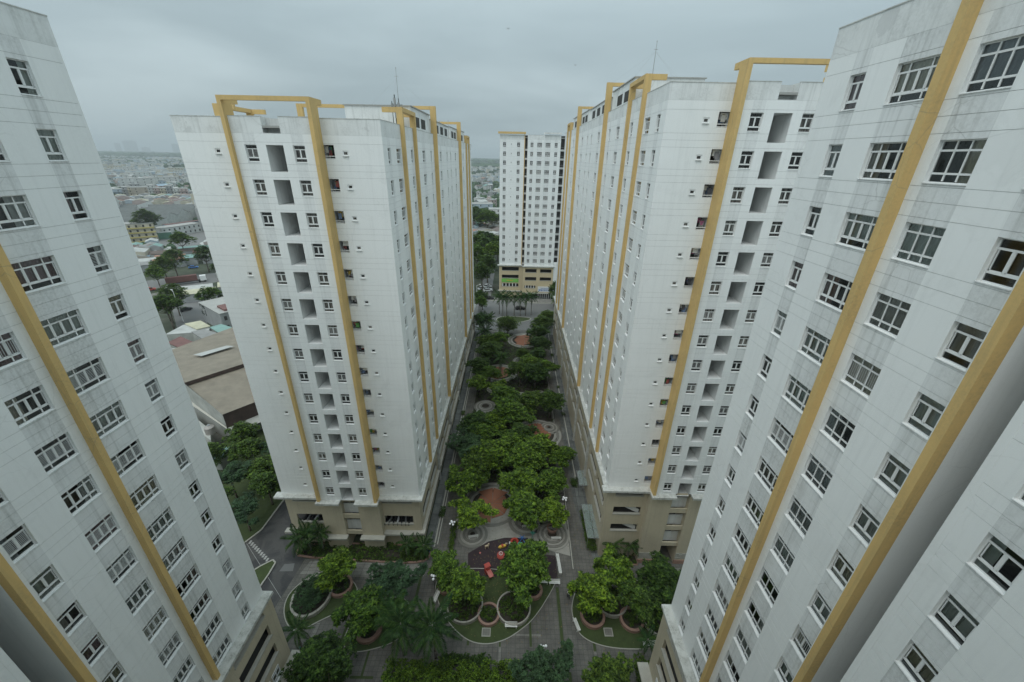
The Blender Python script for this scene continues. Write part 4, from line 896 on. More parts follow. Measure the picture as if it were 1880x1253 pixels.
T = [ # x, y, scale, proto, label
 (-25.6, 38.9, .93, P_A, 'bright tree rising behind the clipped bush ring on the left forecourt'), (-19.0, 33.4, 1.05, P_B, 'spreading bright tree over the reddish ring planter of the forecourt'),
 (-16.2, 37.6, .95, P_G, 'dusty green tree behind the spreading forecourt tree'), (-9.3, 39.9, .78, P_C, 'rounded tree at the left corner of the playground planters'),
 (-5.6, 37.2, .88, P_A, 'bright tree growing over the large left ring planter'), (2.3, 39.1, 1.22, P_C, 'broadest bright tree, spreading over the playground and right ring planter'),
 (12.1, 36.6, .95, P_B, 'bright tree over the first ring planter right of the walk'), (15.6, 40.0, .95, P_H, 'light tree behind the first right ring planter'),
 (18.2, 35.6, .92, P_E, 'dark tree over the second right ring planter'), (21.8, 37.8, 1.1, P_D, 'dark leafy tree squeezed against the nearest right tower'),
 (-22.1, 26.9, 1.08, P_R, 'dense dark tree at the bottom edge beside the left tower'), (4.6, 26.6, .95, P_G, 'greyish tree at the bottom edge beside the ball lamp'), (12.1, 26.0, .9, P_D, 'round dark tree at the bottom edge near the right tower'),
 (-6.0, 49.6, .88, P_H, 'tree on the left stone terrace behind the bench'), (2.3, 50.3, 1.0, P_B, 'tree standing behind the middle bench of the playground'), (7.7, 50.2, .80, P_A, 'tree in the small ring planter of the right stone terrace'),
 (-8.7, 56.6, .95, P_H, 'tree on the left walk beside the nearest orange plaza'), (2.2, 55.4, 1.1, P_A, 'bright tree right of the nearest orange plaza'), (7.8, 57.2, .85, P_C, 'tree between the right stone terrace and the narrow rings'),
 (-3.2, 63.4, 1.12, P_B, 'tree just beyond the nearest orange plaza'), (3.2, 61.8, 1.15, P_C, 'thick bright tree in the middle of the near garden'), (-8.8, 66.5, 1.0, P_G, 'dusty tree leaning over the left walk in the near garden'),
 (10.6, 64.2, .80, P_A, 'lone round tree standing out over the right walk'), (2.4, 69.5, 1.0, P_D, 'dark tree on the near side of the second orange plaza'),
 (-8.2, 73.5, 1.0, P_D, 'dark tree on the left edge next to the twin ball lamp'), (-.2, 77.0, 1.15, P_C, 'bright tree left of the second orange plaza'), (-4.0, 75.2, .9, P_A, 'small bright tree between two dark ones mid garden'),
 (5.2, 83.2, 1.05, P_E, 'dark tree right behind the second orange plaza'), (9.6, 83.6, 1.0, P_D, 'dark tree reaching over the right walk behind the second plaza'), (-1.2, 84.2, 1.1, P_A, 'tree right of the pale terrace mid garden'),
 (-8.6, 92.5, .85, P_A, 'light tree on the left edge behind the pale terrace'), (-3.0, 91.0, .8, P_H, 'thin tree in front of the palm plaza'), (6.6, 97.5, 1.05, P_D, 'dark tree behind the wide terrace, right side'), (2.4, 98.5, 1.0, P_E, 'dark tree behind the wide terrace, middle'),
 (-8.8, 101.5, 1.0, P_E, 'dark tree left of the garden palm'), (9.2, 102.0, .9, P_C, 'tree at the right edge level with the garden palm'), (-7.2, 110.5, 1.1, P_D, 'dark tree behind the garden palm, left side'),
 (3.2, 113.6, .62, P_R, 'small round tree planted in the far round terrace'), (8.4, 109.8, .95, P_E, 'dark tree right of the far round terrace'), (8.6, 117.5, 1.0, P_D, 'dark tree behind the far terrace, right edge'), (7.8, 124.6, 1.1, P_E, 'dark tree in front of the farthest orange plaza'),
 (-4.6, 119.5, 1.0, P_C, 'bright tree well behind the palm, left of the far terrace'), (-1.8, 133.2, 1.05, P_R, 'round dense dark tree left of the farthest orange plaza'), (10.2, 131.5, 1.2, P_D, 'dark tree right of the farthest orange plaza'), (12.8, 141.5, 1.0, P_R, 'dark tree at the road corner by the right garden tower'),
 (6.0, 66.5, 1.0, P_B, 'bright tree left of the lone round tree on the right walk'), (-6.2, 61.0, 1.0, P_D, 'dark tree filling the left bed beyond the nearest plaza'), (-6.5, 71.0, .9, P_C, 'mid green tree beside the left walk before the twin ball lamp'),
 (-6.2, 98.8, .8, P_C, 'mid green tree just before the palm plaza'), (5.2, 103.5, .95, P_C, 'mid green tree between the palm plaza and right walk'), (-8.0, 117.5, 1.0, P_D, 'dark tree before the tall feathery palm'), (.2, 66.8, .95, P_C, 'tree in the very middle of the near garden canopy'),
 (-10.6, 136, 1.1, P_E, 'dark tree at the road corner by the left garden tower')]
for x, y, s, p, l in T: make_tree(p, x, y, s*(1.22 if y < 46 else 1.4), l, sz=s*(.92 if y < 46 else 1.02), group='broadleaf trees of the courtyard garden')
grove_t = [(-44.4, 48.4, 1.0, 'nearest'), (-43.8, 54.2, 1.15, 'second nearest'), (-46.5, 57.5, 1.1, 'third'), (-51.2, 55.5, 1.15, 'broad'), (-52.5, 62.5, 1.2, 'tall'), (-56.5, 68, 1.15, 'farthest'), (-46.5, 64.5, 1.1, 'rear right'), (-50.5, 49.6, 1.1, 'left'), (-59, 61.5, 1.1, 'far left'), (-47, 73, 1.2, 'rear'), (-52.5, 76, 1.2, 'hidden rear')]
for i, (x, y, s, l) in enumerate(grove_t):
    make_tree([P_G, P_E, P_D][i % 3], x, y, s, l + ' tree of the grove between the left towers, beside the access road', group='trees of the left grove')
# far trees of the streets behind
for i, (x, y, s, l) in enumerate([(-119.5, 149.6, 1.6, 'bright street tree by the billboard house beyond the left gap'), (-131.5, 146.5, 1.9, 'dark roadside tree left of the street lamp'), (-123.5, 133.2, 1.9, 'dark tree next to the pale yellow roof'), (-168.5, 187.5, 2.0, 'roadside tree left of the container lorry'), (-171.5, 197.5, 2.2, 'broad roadside tree above the container lorry'), (-163.2, 176.5, 1.7, 'left end tree of the roadside row'),
        (-164.5, 210, 2.1, 'tall roadside tree right of the container lorry'), (-199.5, 240, 2.3, 'lone round tree among the market roofs'), (-262, 292, 3.2, 'big dark tree between the yellow flats and white office'), (-128, 138.5, 1.6, 'small dark tree at the lamp foot'), (-155, 203, 1.0, 'low bush tree near the lorry cab')]):
    make_tree([P_C, P_D, P_E, P_D, P_D, P_C, P_D][i % 7], x, y, s, l, name='street_tree', group='street trees beyond the left gap')
k = 0
WHERE = ['broad tree in the middle of the leafy clump left of the distant tower', 'nearest tree of the leafy clump left of the distant tower', 'left front tree of the leafy clump by the distant tower', 'tree hugging the road edge before the distant tower', 'left rear tree of the leafy clump', 'tree against the left side of the distant tower', 'topmost tree of the leafy clump', 'topmost left tree of the clump by the maroon hall', 'rear tree right behind the distant tower corner', 'leftmost tree of the leafy clump', 'leftmost front tree of the leafy clump', 'tree behind the maroon hall roof', 'second tree behind the maroon hall roof', 'tree right of the small white roof pavilion', 'tree behind the white pavilion', 'far left tree behind the maroon hall', 'small bright tree at the far left road corner', 'small tree next to the left garden tower end', 'tree filling the corner right of the shop front', 'tree in front of the shop front edge', 'lower tree beside the right garden tower end']
for (x, y, s) in [(-18.5, 236, 2.2), (-13.6, 200, 1.9), (-20.5, 215, 2.1), (-15.2, 186, 1.8), (-24, 240, 2.2), (-12.5, 225, 2), (-16, 250, 2.3), (-22, 258, 2.2), (-10.5, 248, 2.0), (-28, 225, 2.2), (-25, 200, 2), (-21.9, 330, 2.6), (-29, 340, 2.6), (-17, 345, 2.4), (-25, 355, 2.4), (-34, 350, 2.8), (-13, 160, 1.1), (-13.2, 154, 1.0), (20.5, 158, 1.6), (17.8, 166, 1.5), (19.5, 150, 1.5)]:
    make_tree([P_D, P_E, P_C][k % 3], x, y, s*1.15, WHERE[k], name='street_tree', group='trees beside the distant tower'); k += 1
# shrubs and ground cover
def foliage_patch(name, pts_fn, n, size, mat, seed, label=None, cat=None, nleaf=26, cr=.35, group=None, kind=None):
    R_ = random.Random(seed); cl = [(Vector(pts_fn(R_)), cr*R_.uniform(.6, 1.1)) for _ in range(n)]
    o = mob(name, leaf_mesh(name, cl, nleaf, size, M[mat], seed)); tag(o, label, cat, group, kind); return o
def in_poly(p, poly):
    x, y = p; c = False
    for i in range(len(poly)):
        a, b = poly[i], poly[i-1]
        if (a[1] > y) != (b[1] > y) and x < (b[0]-a[0])*(y-a[1])/(b[1]-a[1])+a[0]: c = not c
    return c
def poly_fn(poly, z0, z1, avoid=()):
    xs = [p[0] for p in poly]; ys = [p[1] for p in poly]
    def fn(R_):
        while True:
            p = (R_.uniform(min(xs), max(xs)), R_.uniform(min(ys), max(ys)))
            if in_poly(p, poly) and all((p[0]-a)**2+(p[1]-b)**2 > r*r for a, b, r in avoid): return (*p, R_.uniform(z0, z1))
    return fn
av = [(c[0], c[1], c[2]+.2) for c in circles]+[(-3.2, 55.2, 5.6), (6.3, 76.5, 5.6), (-3.8, 105.5, 5.4), (4.2, 129.5, 6)]
foliage_patch('ground_cover', poly_fn(gp, .1, .4, av), 2300, .24, 'leafdark', 5, 'low dark shrubs and ground cover filling the garden beds', kind='stuff', nleaf=16, cr=.5)
foliage_patch('bed_shrubs', poly_fn(bed, .2, .55), 330, .2, 'leafdark', 6, 'low dark shrubs along the foot of the left garden tower', kind='stuff', nleaf=30, cr=.42)
foliage_patch('right_bed_shrubs', poly_fn(bed2, .2, .5), 40, .2, 'leafdark', 7, 'low shrubs at the foot of the right garden tower', kind='stuff', nleaf=30, cr=.4)
def disc_fn(cx, cy, R, z0, z1, sx=1, sy=1):
    def fn(R_):
        a, q = R_.uniform(0, 6.283), math.sqrt(R_.random())*R; return (cx+q*math.cos(a)*sx, cy+q*math.sin(a)*sy, R_.uniform(z0, z1)+.25*(1-q/R))
    return fn
for x, y, R, l, mt in ((-6.1, 36.5, 2.1, 'dark bushes filling the large left ring planter', 'leafdark'), (.95, 36.2, 1.95, 'dark flowering bushes in the large right ring planter', 'leafdark'), (-2.6, 35.3, 1.0, 'low dark bush in the small reddish ring', 'leafdark'),
        (12.15, 35.4, 1.1, 'dark bush in the first ring right of the walk', 'leafdark'), (15.2, 37.6, 1.9, 'dark bushes in the large right pale ring', 'leafdark'), (17.6, 35, 1.0, 'dark bush under the dark right tree', 'leafdark'), (21.6, 35.2, 2, 'dark bushes in the ring beside the right tower', 'leafdark'),
        (-18.85, 32.95, .9, 'low dark bush in the reddish granite ring', 'leafdark'), (3.8, 38.9, .8, 'bush in the rightmost playground ring', 'leafdark'), (-9.2, 39.2, .75, 'bush in the leftmost playground ring', 'leafdark'), (-25, 38.9, 1.1, 'dark bush behind the clipped bushes', 'leafdark')):
    foliage_patch('planter_bush', disc_fn(x, y, R, .35, .7), int(14*R*R)+10, .17, mt, int(x*7+y), l, 'bush', nleaf=42, cr=.33, group='bushes in the ring planters')
foliage_patch('clipped_bush', disc_fn(-28.7, 37.3, 2.3, .6, 1.5, 1, 1.12), 150, .16, 'leafgrey', 77, 'big pale-dotted clipped bush filling the oval ring on the left', 'bush', nleaf=60, cr=.42)
def box_fn(x0, x1, y0, y1, z0, z1): return lambda R_: (R_.uniform(x0, x1), R_.uniform(y0, y1), R_.uniform(z0, z1))
foliage_patch('hedge', box_fn(-15, 2.5, 24.5, 28.9, .5, 1.7), 850, .17, 'leaf', 81, 'long wide clipped hedge along the bottom edge of the courtyard', 'hedge', nleaf=46, cr=.42)
foliage_patch('hedge', box_fn(-8.3, -2.2, 28.9, 29.8, .4, 1.0), 130, .15, 'leafdark', 82, 'low dark hedge strip in front of the long wide hedge', 'hedge', nleaf=46, cr=.35)
foliage_patch('hedge', box_fn(13.15, 14.5, 45.6, 53.8, .2, .8), 210, .15, 'leafdark', 83, 'dark clipped hedge along the right walk under the glass canopy', 'hedge', nleaf=40, cr=.33)
foliage_patch('hedge', box_fn(-9.9, -9.2, 44.8, 50.6, .2, .7), 90, .15, 'leafdark', 84, 'thin dark hedge beside the left ball lamp', 'hedge', nleaf=40, cr=.3)
foliage_patch('hedge', box_fn(16.4, 18.6, 26, 30.3, .3, .9), 110, .16, 'leafdark', 85, 'dark hedge at the foot of the right tower near the small palm', 'hedge', nleaf=36, cr=.36)
for i, (x, y, w, l, t) in enumerate([(-12.1, 53, .35, 2.0, 'nearest'), (-12.1, 61.5, .3, 2.8, 'second'), (-12.1, 70.5, .25, .8, 'tiny third'), (-12.1, 84, .3, 1.8, 'fourth'), (-12.1, 97, .25, 1.0, 'fifth'), (-12.1, 110.5, .4, 3.4, 'farthest long')]):
    foliage_patch('planter_shrub', box_fn(x-w, x+w, y-l/2, y+l/2, .15, .5), int(26*l), .13, 'leafdark', 200+i, t + ' clipped shrub in the kerb strip of the left walk', 'shrub', nleaf=24, cr=.25, group='clipped shrubs in the left kerb strip')
for i, (x, y, w, l, t) in enumerate([(13.2, 69, .5, 2.8, 'nearest leafy'), (13.2, 84.5, .3, .7, 'tiny round'), (13.2, 97.5, .3, .7, 'second tiny round'), (13.1, 109.5, .4, 4.2, 'long narrow'), (13.1, 117.5, .3, 1.5, 'short far'), (13.1, 127, .35, 2.0, 'farthest'), (12.9, 61, .6, 2.2, 'largest near')]):
    foliage_patch('planter_shrub', box_fn(x-w, x+w, y-l/2, y+l/2, .15, .6), int(28*l), .14, 'leafdark', 220+i, t + ' clipped shrub in the kerb strip of the right walk', 'shrub', nleaf=24, cr=.28, group='clipped shrubs in the right kerb strip')

# ---------------------------------------------------------------- palms
def frond_mesh(Lf, droop, seed, npair=34, wl=.55):
    R_ = random.Random(seed); v = []; f = []
    def pos(t): return Vector((Lf*(t-.12*droop*t*t), 0, Lf*(.32*t-droop*.62*t*t)))
    pts = [pos(i/12) for i in range(13)]
    for i in range(12):
        a, b = pts[i], pts[i+1]; w = .035*(1-i/13); k = len(v)
        v += [tuple(a+Vector((0, w, 0))), tuple(a-Vector((0, w, 0))), tuple(b-Vector((0, w*.9, 0))), tuple(b+Vector((0, w*.9, 0)))]; f.append((k, k+1, k+2, k+3))
    for i in range(npair):
        t = .12+.88*i/npair; p = pos(t); q = pos(min(1.02, t+.02)); d = (q-p).normalized(); ll = wl*Lf*.42*(math.sin(PI*min(1, t*.85+.12))**.7)*R_.uniform(.85, 1.1)
        for s in (-1, 1):
            dr = (d*.55+Vector((0, s, 0))*.8+Vector((0, 0, -.35+R_.uniform(-.15, .15)))).normalized(); wv = d*.045*Lf*.35
            e_ = p+dr*ll+Vector((0, 0, -.15*ll)); m_ = p+dr*ll*.5; k = len(v)
            v += [tuple(p), tuple(m_+wv), tuple(e_), tuple(m_-wv)]; f.append((k, k+1, k+2, k+3))
    me = bpy.data.meshes.new('palm_frond'); me.from_pydata(v, [], f); me.materials.append(M['palmleaf']); me.update(); return me
FR = [frond_mesh(2.4, d, i) for i, d in enumerate((.35, .75, 1.15, 1.5))]
def palm(x, y, h, s, label, n=17, group=None, rt=.15):
    r = empty('palm_tree', (x, y, 0), label, 'palm', group)
    b = MB(); z = 0; lx = rnd.uniform(-.2, .2)
    for i in range(8):
        z1 = h*(i+1)/8; b.tube((lx*(i/8)**2, 0, z), (lx*((i+1)/8)**2, 0, z1), rt*(1.25-.45*i/8), rt*(1.2-.45*(i+1)/8)*.96, 8); z = z1
    b.tube((lx, 0, h), (lx, 0, h+.7*s), rt*.85, rt*.45, 8)
    mob('trunk', b.mesh('palm_trunk', M['palmbark'], smooth=True), r)
    for k in range(n):
        q = k/n; a = k*2.39996; me = FR[min(3, int(q*4))]
        mob('frond', me, r, (lx, 0, h+.6*s-.25*q*s), rot=(rnd.uniform(-.2, .2), .75*q*1.1-.62, a), sc=(s*rnd.uniform(.9, 1.1),)*3)
    return r
PG = 'palms of the courtyard'
palm(-13.3, 30.2, 5.6, 1.5, 'tall feathery palm left of the pair rising from the hedge', 20, PG); palm(-9.1, 29.9, 5.9, 1.6, 'tallest feathery palm right of the pair rising from the hedge', 22, PG); palm(-14.9, 32.4, 4.6, 1.25, 'shorter palm tucked under the forecourt tree', 18, PG)
palm(-26.6, 30.3, 4.2, .95, 'small palm at the base corner of the left near tower', 14, PG); palm(17.9, 30.5, 3.4, .75, 'small dark palm by the benches next to the right near tower', 13, PG)
palm(-32.2, 44.8, 3.6, 1.15, 'left of the three palms against the tan base', 18, PG); palm(-33.4, 44.4, 2.8, 1.1, 'leftmost low palm against the tan base', 16, PG); palm(-30.3, 45.0, 3.5, 1.0, 'third palm against the tan base', 15, PG)
palm(-16.5, 44.5, 2.3, .85, 'small palm in the bed right of the tan pillars', 15, PG); palm(-13.7, 44.3, 2.1, .95, 'small palm at the corner of the left garden tower', 16, PG)
palm(16.9, 45.0, 2.4, .85, 'left of two small palms at the foot of the right garden tower', 15, PG); palm(19.6, 45.0, 2.6, .85, 'right of two small palms at the foot of the right garden tower', 15, PG)
palm(-3.3, 103.6, 5.6, 1.35, 'slender palm standing on the third orange plaza', 18, PG)
for i, (x, y) in enumerate([(-4.3, 153.5), (-2.7, 153.6), (.4, 153.8), (2.9, 153.9), (5.1, 154.1), (7.4, 155), (-5.8, 155.5)]): palm(x, y, 7.0, 1.55, ['second', 'third', 'middle', 'fifth', 'sixth', 'rightmost', 'leftmost'][i]+' palm from the left in the row before the distant tower', 16, 'row of palms before the distant tower')
palm(-9.0, 127.5, 7.6, 1.7, 'tall dark feathery palm beside the left walk near the road', 26, PG); palm(-9.6, 123.5, 5.0, 1.5, 'lower dark palm just in front of the tall feathery one', 22, PG)
palm(-14.3, 157, 4.5, 1.4, 'palm by the far road corner on the left', 14, PG)

# ---------------------------------------------------------------- benches, lamps, play things
SLAT = MB().box(-.85, .85, -.07, .07, 0, .035).mesh('slat', M['benchwhite']); BLEG = MB().box(-.04, .04, -.22, .22, 0, .42).box(-.04, .04, .2, .26, 0, .85).mesh('leg', M['benchwhite'])
def bench(x, y, a, label, s=1.0):
    r = empty('park_bench', (x, y, .02), label, 'bench', 'white slatted benches', rz=math.radians(a)); r.scale = (s, 1, 1)
    for yy in (-.18, 0, .16): mob('slat', SLAT, r, (0, yy, .42))
    for zz in (.58, .74): mob('slat', SLAT, r, (0, .25, zz), rot=(math.radians(78), 0, 0))
    for xx in (-.7, .7): mob('leg', BLEG, r, (xx, 0, 0))
bench(-6.0, 47.9, 190, 'white bench on the left stone terrace facing the playground'); bench(3.1, 50.3, 182, 'white bench under the tree behind the playground'); bench(8.1, 47.9, 182, 'white bench on the right stone terrace')
bench(8.15, 42.4, 92, 'white bench along the right playground edge, nearer one'); bench(8.05, 44.1, 94, 'white bench along the right playground edge, farther one'); bench(5.35, 40.2, 0, 'white bench closing the near playground edge, left one'); bench(7.15, 40.1, 0, 'white bench closing the near playground edge, right one')
bench(.6, 33.8, 0, 'white bench on the lawn below the right ring planter'); bench(9.7, 34.1, 106, 'white bench at the tip of the right lawn'); bench(-10.4, 37.6, 75, 'white bench on the left edge of the planter lawn, upper one'); bench(-8.8, 35.0, 130, 'white bench on the left edge of the planter lawn, lower one')
bench(19.1, 31.8, 0, 'white bench behind the small dark palm on the right'); bench(21.4, 31.9, 0, 'white bench half hidden by the right near tower'); bench(-15.4, 34.8, 20, 'white bench under the forecourt palms')
def ball_lamp(x, y, label, h=3.7, n=4):
    r = empty('ball_lamp', (x, y, 0), label, 'lamp', 'white ball lamps')
    mob('post', MB().tube((0, 0, 0), (0, 0, .5), .10, .07, 8).tube((0, 0, .5), (0, 0, h), .05, .04, 8).mesh('post', M['lamppost']), r)
    for k in range(n):
        a = 2*PI*k/n+.5
        mob('arm', MB().tube((0, 0, h-.1), (.38*math.cos(a), .38*math.sin(a), h), .025, .02, 5).mesh('arm', M['lamppost']), r)
        mob('globe', MB().sphere((.38*math.cos(a), .38*math.sin(a), h+.17), .18, 12, 8).mesh('globe', M['globe'], smooth=True), r)
    mob('globe', MB().sphere((0, 0, h+.32), .19, 12, 8).mesh('globe', M['globe'], smooth=True), r)
ball_lamp(-9.4, 47.6, 'cluster ball lamp by the thin hedge left of the playground'); ball_lamp(9.9, 53.3, 'cluster ball lamp beside the walk right of the stone terrace'); ball_lamp(4.6, 29.3, 'ball lamp standing in the greyish bottom tree', n=3)
ball_lamp(-7.9, 79.6, 'cluster ball lamp at the left edge of mid garden'); ball_lamp(10.4, 99.4, 'far ball lamp on the right garden edge'); ball_lamp(10.7, 82.5, 'ball lamp in the dark tree on the right walk'); ball_lamp(-10.7, 38.2, 'ball lamp beside the upper lawn bench', n=3); ball_lamp(12, 128, 'farthest ball lamp on the right walk', n=2)
def play(name, x, y, label, parts, rz=0):
    r = empty(name, (x, y, .024), label, 'play equipment', rz=rz)
    for nm, b, m in parts: mob(nm, b.mesh(nm, M[m]), r)
play('merry_go_round', -1.2, 44.5, 'red round spinner in the middle of the playground', [('platform', MB().tube((0, 0, .12), (0, 0, .22), .62, .62, 20), 'red'), ('hub', MB().tube((0, 0, 0), (0, 0, .85), .05, .05, 8).ring(0, 0, .26, .32, .78, .84, 18), 'benchwhite'), ('rail', MB().ring(0, 0, .55, .62, .45, .52, 20), 'red')])
play('tunnel_climber', 1.0, 47.0, 'orange red ring climber with white step, half under the tree', [('ring', MB().ring(0, 0, .38, .68, .15, .62, 20), 'red'), ('step', MB().box(-.9, -.55, -.35, .05, 0, .4), 'benchwhite'), ('slide', MB().box(.5, 1.3, -.5, -.1, .1, .5), 'greenp')])
play('rocking_boat', -1.0, 46.2, 'yellow rocking boat beside the ring climber', [('hull', MB().prism([(-.75, 0), (-.45, -.22), (.45, -.22), (.8, 0), (.45, .22), (-.45, .22)], .15, .42), 'yellowp'), ('seat', MB().box(-.15, .15, -.2, .2, .42, .6), 'red'), ('bow', MB().prism([(.55, -.1), (.95, 0), (.55, .1)], .42, .75), 'cream'), ('spring', MB().tube((0, 0, 0), (0, 0, .15), .12, .12, 8), 'black')], .35)
play('rocking_horse', -3.6, 46.0, 'small cream rocking horse at the left of the playground', [('body', MB().box(-.3, .3, -.12, .12, .42, .65).box(.25, .45, -.07, .07, .55, .95), 'cream'), ('leg', MB().box(-.28, -.2, -.12, .12, 0, .42).box(.2, .28, -.12, .12, 0, .42), 'cream')], .4)
play('climbing_frame', 2.3, 47.6, 'blue climbing spider beyond the ring climber', [('frame', MB().tube((-.5, -.4, 0), (.4, .4, .9), .06, .05, 6).tube((.5, -.4, 0), (-.4, .4, .9), .06, .05, 6).tube((-.6, .1, .5), (.6, .1, .5), .06, .06, 6).sphere((0, 0, .75), .22, 10, 6), 'bluep')])
play('fitness_post', 4.05, 48.1, 'teal turning-wheel fitness post between the playground and right terrace', [('post', MB().tube((0, 0, 0), (0, 0, 1.3), .05, .05, 8), 'tealp'), ('wheel', MB().ring(0, 0, .2, .3, 1.3, 1.36, 16).box(-.45, .45, -.04, .04, 1.36, 1.4), 'tealp')])
play('play_slide', -2.9, 41.2, 'pink and red little slide peeking between the two planter trees', [('chute', MB().box(-.3, .3, -.9, .3, .75, .85).box(-.36, -.28, -.9, .3, .75, 1.05).box(.28, .36, -.9, .3, .75, 1.05), 'pink'), ('tower', MB().box(-.4, .4, .3, .95, 0, 1.0).box(-.45, .45, .25, 1, 1.55, 1.7), 'red'), ('ladder', MB().box(-.3, -.24, .95, 1.1, 0, 1.3).box(.24, .3, .95, 1.1, 0, 1.3), 'pink')], .5)
play('low_stool', -4.6, 44.9, 'tiny pink stool on the rubber floor', [('seat', MB().tube((0, 0, .25), (0, 0, .32), .15, .15, 10), 'pink'), ('leg', MB().tube((0, 0, 0), (0, 0, .25), .04, .04, 6), 'benchwhite')])
# glass canopies along the right walk
m_, N_, L_, B_ = new_mat('canopy_glass'); B_.inputs['Base Color'].default_value = (.35, .42, .40, 1); B_.inputs['Roughness'].default_value = .15; B_.inputs['Alpha'].default_value = .38; M['cglass'] = m_
for (x0, x1, y0, y1, l) in ((12.9, 15.2, 46.0, 53.0, 'nearest glass canopy beside the right garden tower'), (13.2, 15.2, 57.5, 61.5, 'second glass canopy beside the right garden tower')):
    r = empty('glass_canopy', ((x0+x1)/2, (y0+y1)/2, 0), l, 'canopy', 'glass canopies of the right walk'); n = int((y1-y0)/1.7)
    w, d = (x1-x0)/2, (y1-y0)/2
    fb = MB().box(-w, w, -d, -d+.08, 2.86, 2.98).box(-w, w, d-.08, d, 2.86, 2.98).box(-w, -w+.08, -d+.08, d-.08, 2.86, 2.98)
    for i in range(1, n): yy = -d+2*d*i/n; fb.box(-w+.08, w, yy-.03, yy+.03, 2.87, 2.97)
    mob('frame', fb.mesh('frame', M['metal']), r)
    for i in range(n):
        yy = -d+2*d*i/n
        for a, b in ((-w+.1, -.03), (.03, w-.05)): mob('glass_panel', MB().box(a, b, yy+.05, yy+2*d/n-.05, 2.985, 3.0).mesh('glass_panel', M['cglass']), r)
    for yy in (-d+.1, d-.1): mob('post', MB().tube((-w+.06, yy, 0), (-w+.06, yy, 2.86), .04, .04, 6).mesh('post', M['metal']), r)
# steel pipe frame by the left near tower
r = empty('green_fence', (-26.6, 29.2, 0), 'green painted fence along the foot of the left near tower', 'fence')
for k in range(9): mob('fence_post', MB().box(-.04, .04, -.04, .04, 0, 1.6).mesh('fence_post', M['tealp']), r, (.1, -8+k*1.1, 0))
for z in (.4, .9, 1.5): mob('fence_rail', MB().box(.07, .13, -8, .8, z, z+.05).mesh('fence_rail', M['tealp']), r)
# people
def person(x, y, a, label, shirt='shirt', legs='black', s=1.0, stride=.16):
    r = empty('person', (x, y, .01), label, 'person', 'people walking in the courtyard', rz=math.radians(a)); r.scale = (s, s, s)
    V = [(0, 0, .95), (0, 0, 1.18), (0, 0, 1.42), (0, 0, 1.52), (0, .01, 1.66), (-.09, 0, .90), (-.10, stride*.6, .50), (-.10, stride*.7-.04, .08), (-.10, stride*.7+.12, .04), (.09, 0, .90), (.10, -stride*.4, .50), (.10, -stride-.1, .10), (.10, -stride, .04),
         (-.19, 0, 1.40), (-.24, -.06, 1.14), (-.25, .04, .90), (-.25, .08, .80), (.19, 0, 1.40), (.24, .06, 1.14), (.25, .14, .92), (.25, .17, .82)]
    E_ = [(0, 1), (1, 2), (2, 3), (3, 4), (0, 5), (5, 6), (6, 7), (7, 8), (0, 9), (9, 10), (10, 11), (11, 12), (2, 13), (13, 14), (14, 15), (15, 16), (2, 17), (17, 18), (18, 19), (19, 20)]
    Rr = [.13, .12, .14, .055, .10, .09, .06, .042, .035, .09, .06, .042, .035, .06, .042, .033, .035, .06, .042, .033, .035]
    me = bpy.data.meshes.new('body'); me.from_pydata(V, E_, []); me.materials.append(M['skin'])
    o = mob('body', me, r); sk = o.modifiers.new('Skin', 'SKIN'); 
    for i, q in enumerate(me.skin_vertices[0].data if me.skin_vertices else []): q.radius = (Rr[i], Rr[i])
    o.modifiers.new('Subd', 'SUBSURF').render_levels = 1
    return r, o
import bmesh
def person_full(x, y, a, label, shirt, legs, s=1.0, stride=.16):
    r, o = person(x, y, a, label, s=s, stride=stride)
    me = o.data; bm_ = bmesh.new(); bm_.from_mesh(me); lay = bm_.verts.layers.skin.verify()
    Rr = [.13, .12, .14, .055, .10, .09, .06, .042, .035, .09, .06, .042, .035, .06, .042, .033, .035, .06, .042, .033, .035]
    for i, v_ in enumerate(bm_.verts): v_[lay].radius = (Rr[i], Rr[i]*.85); v_[lay].use_root = (i == 0)
    bm_.to_mesh(me); bm_.free()
    mob('shirt', MB().tube((0, 0, .98), (0, 0, 1.22), .165, .155, 12).tube((0, 0, 1.22), (0, 0, 1.45), .155, .17, 12).tube((-.17, 0, 1.43), (-.24, -.05, 1.18), .075, .065, 8).tube((.17, 0, 1.43), (.24, .05, 1.18), .075, .065, 8).mesh('shirt', M[shirt], smooth=True), r)
    mob('trousers', MB().tube((0, 0, 1.0), (0, 0, .86), .16, .165, 12).tube((-.09, 0, .9), (-.10, stride*.6, .5), .105, .078, 8).tube((.09, 0, .9), (.10, -stride*.4, .5), .105, .078, 8).tube((-.10, stride*.6, .5), (-.1, stride*.7-.03, .14), .078, .06, 8).tube((.10, -stride*.4, .5), (.1, -stride-.08, .16), .078, .06, 8).mesh('trousers', M[legs], smooth=True), r)
    mob('hair', MB().sphere((0, -.02, 1.71), .108, 10, 6).mesh('hair', M['hair'], smooth=True), r)
person_full(9.0, 38.0, 5, 'person in pale top and dark trousers walking up the right walk', 'shirt', 'black')
person_full(-11.6, 41.2, 170, 'small person in dark clothes on the left forecourt', 'black', 'black', .9)
person_full(15.0, 76, 10, 'person in dark clothes far along the right service walk', 'black', 'black')
person_full(-13.0, 44.9, 200, 'person in light top at the corner of the entrance bed', 'shirt', 'bluep', .95)

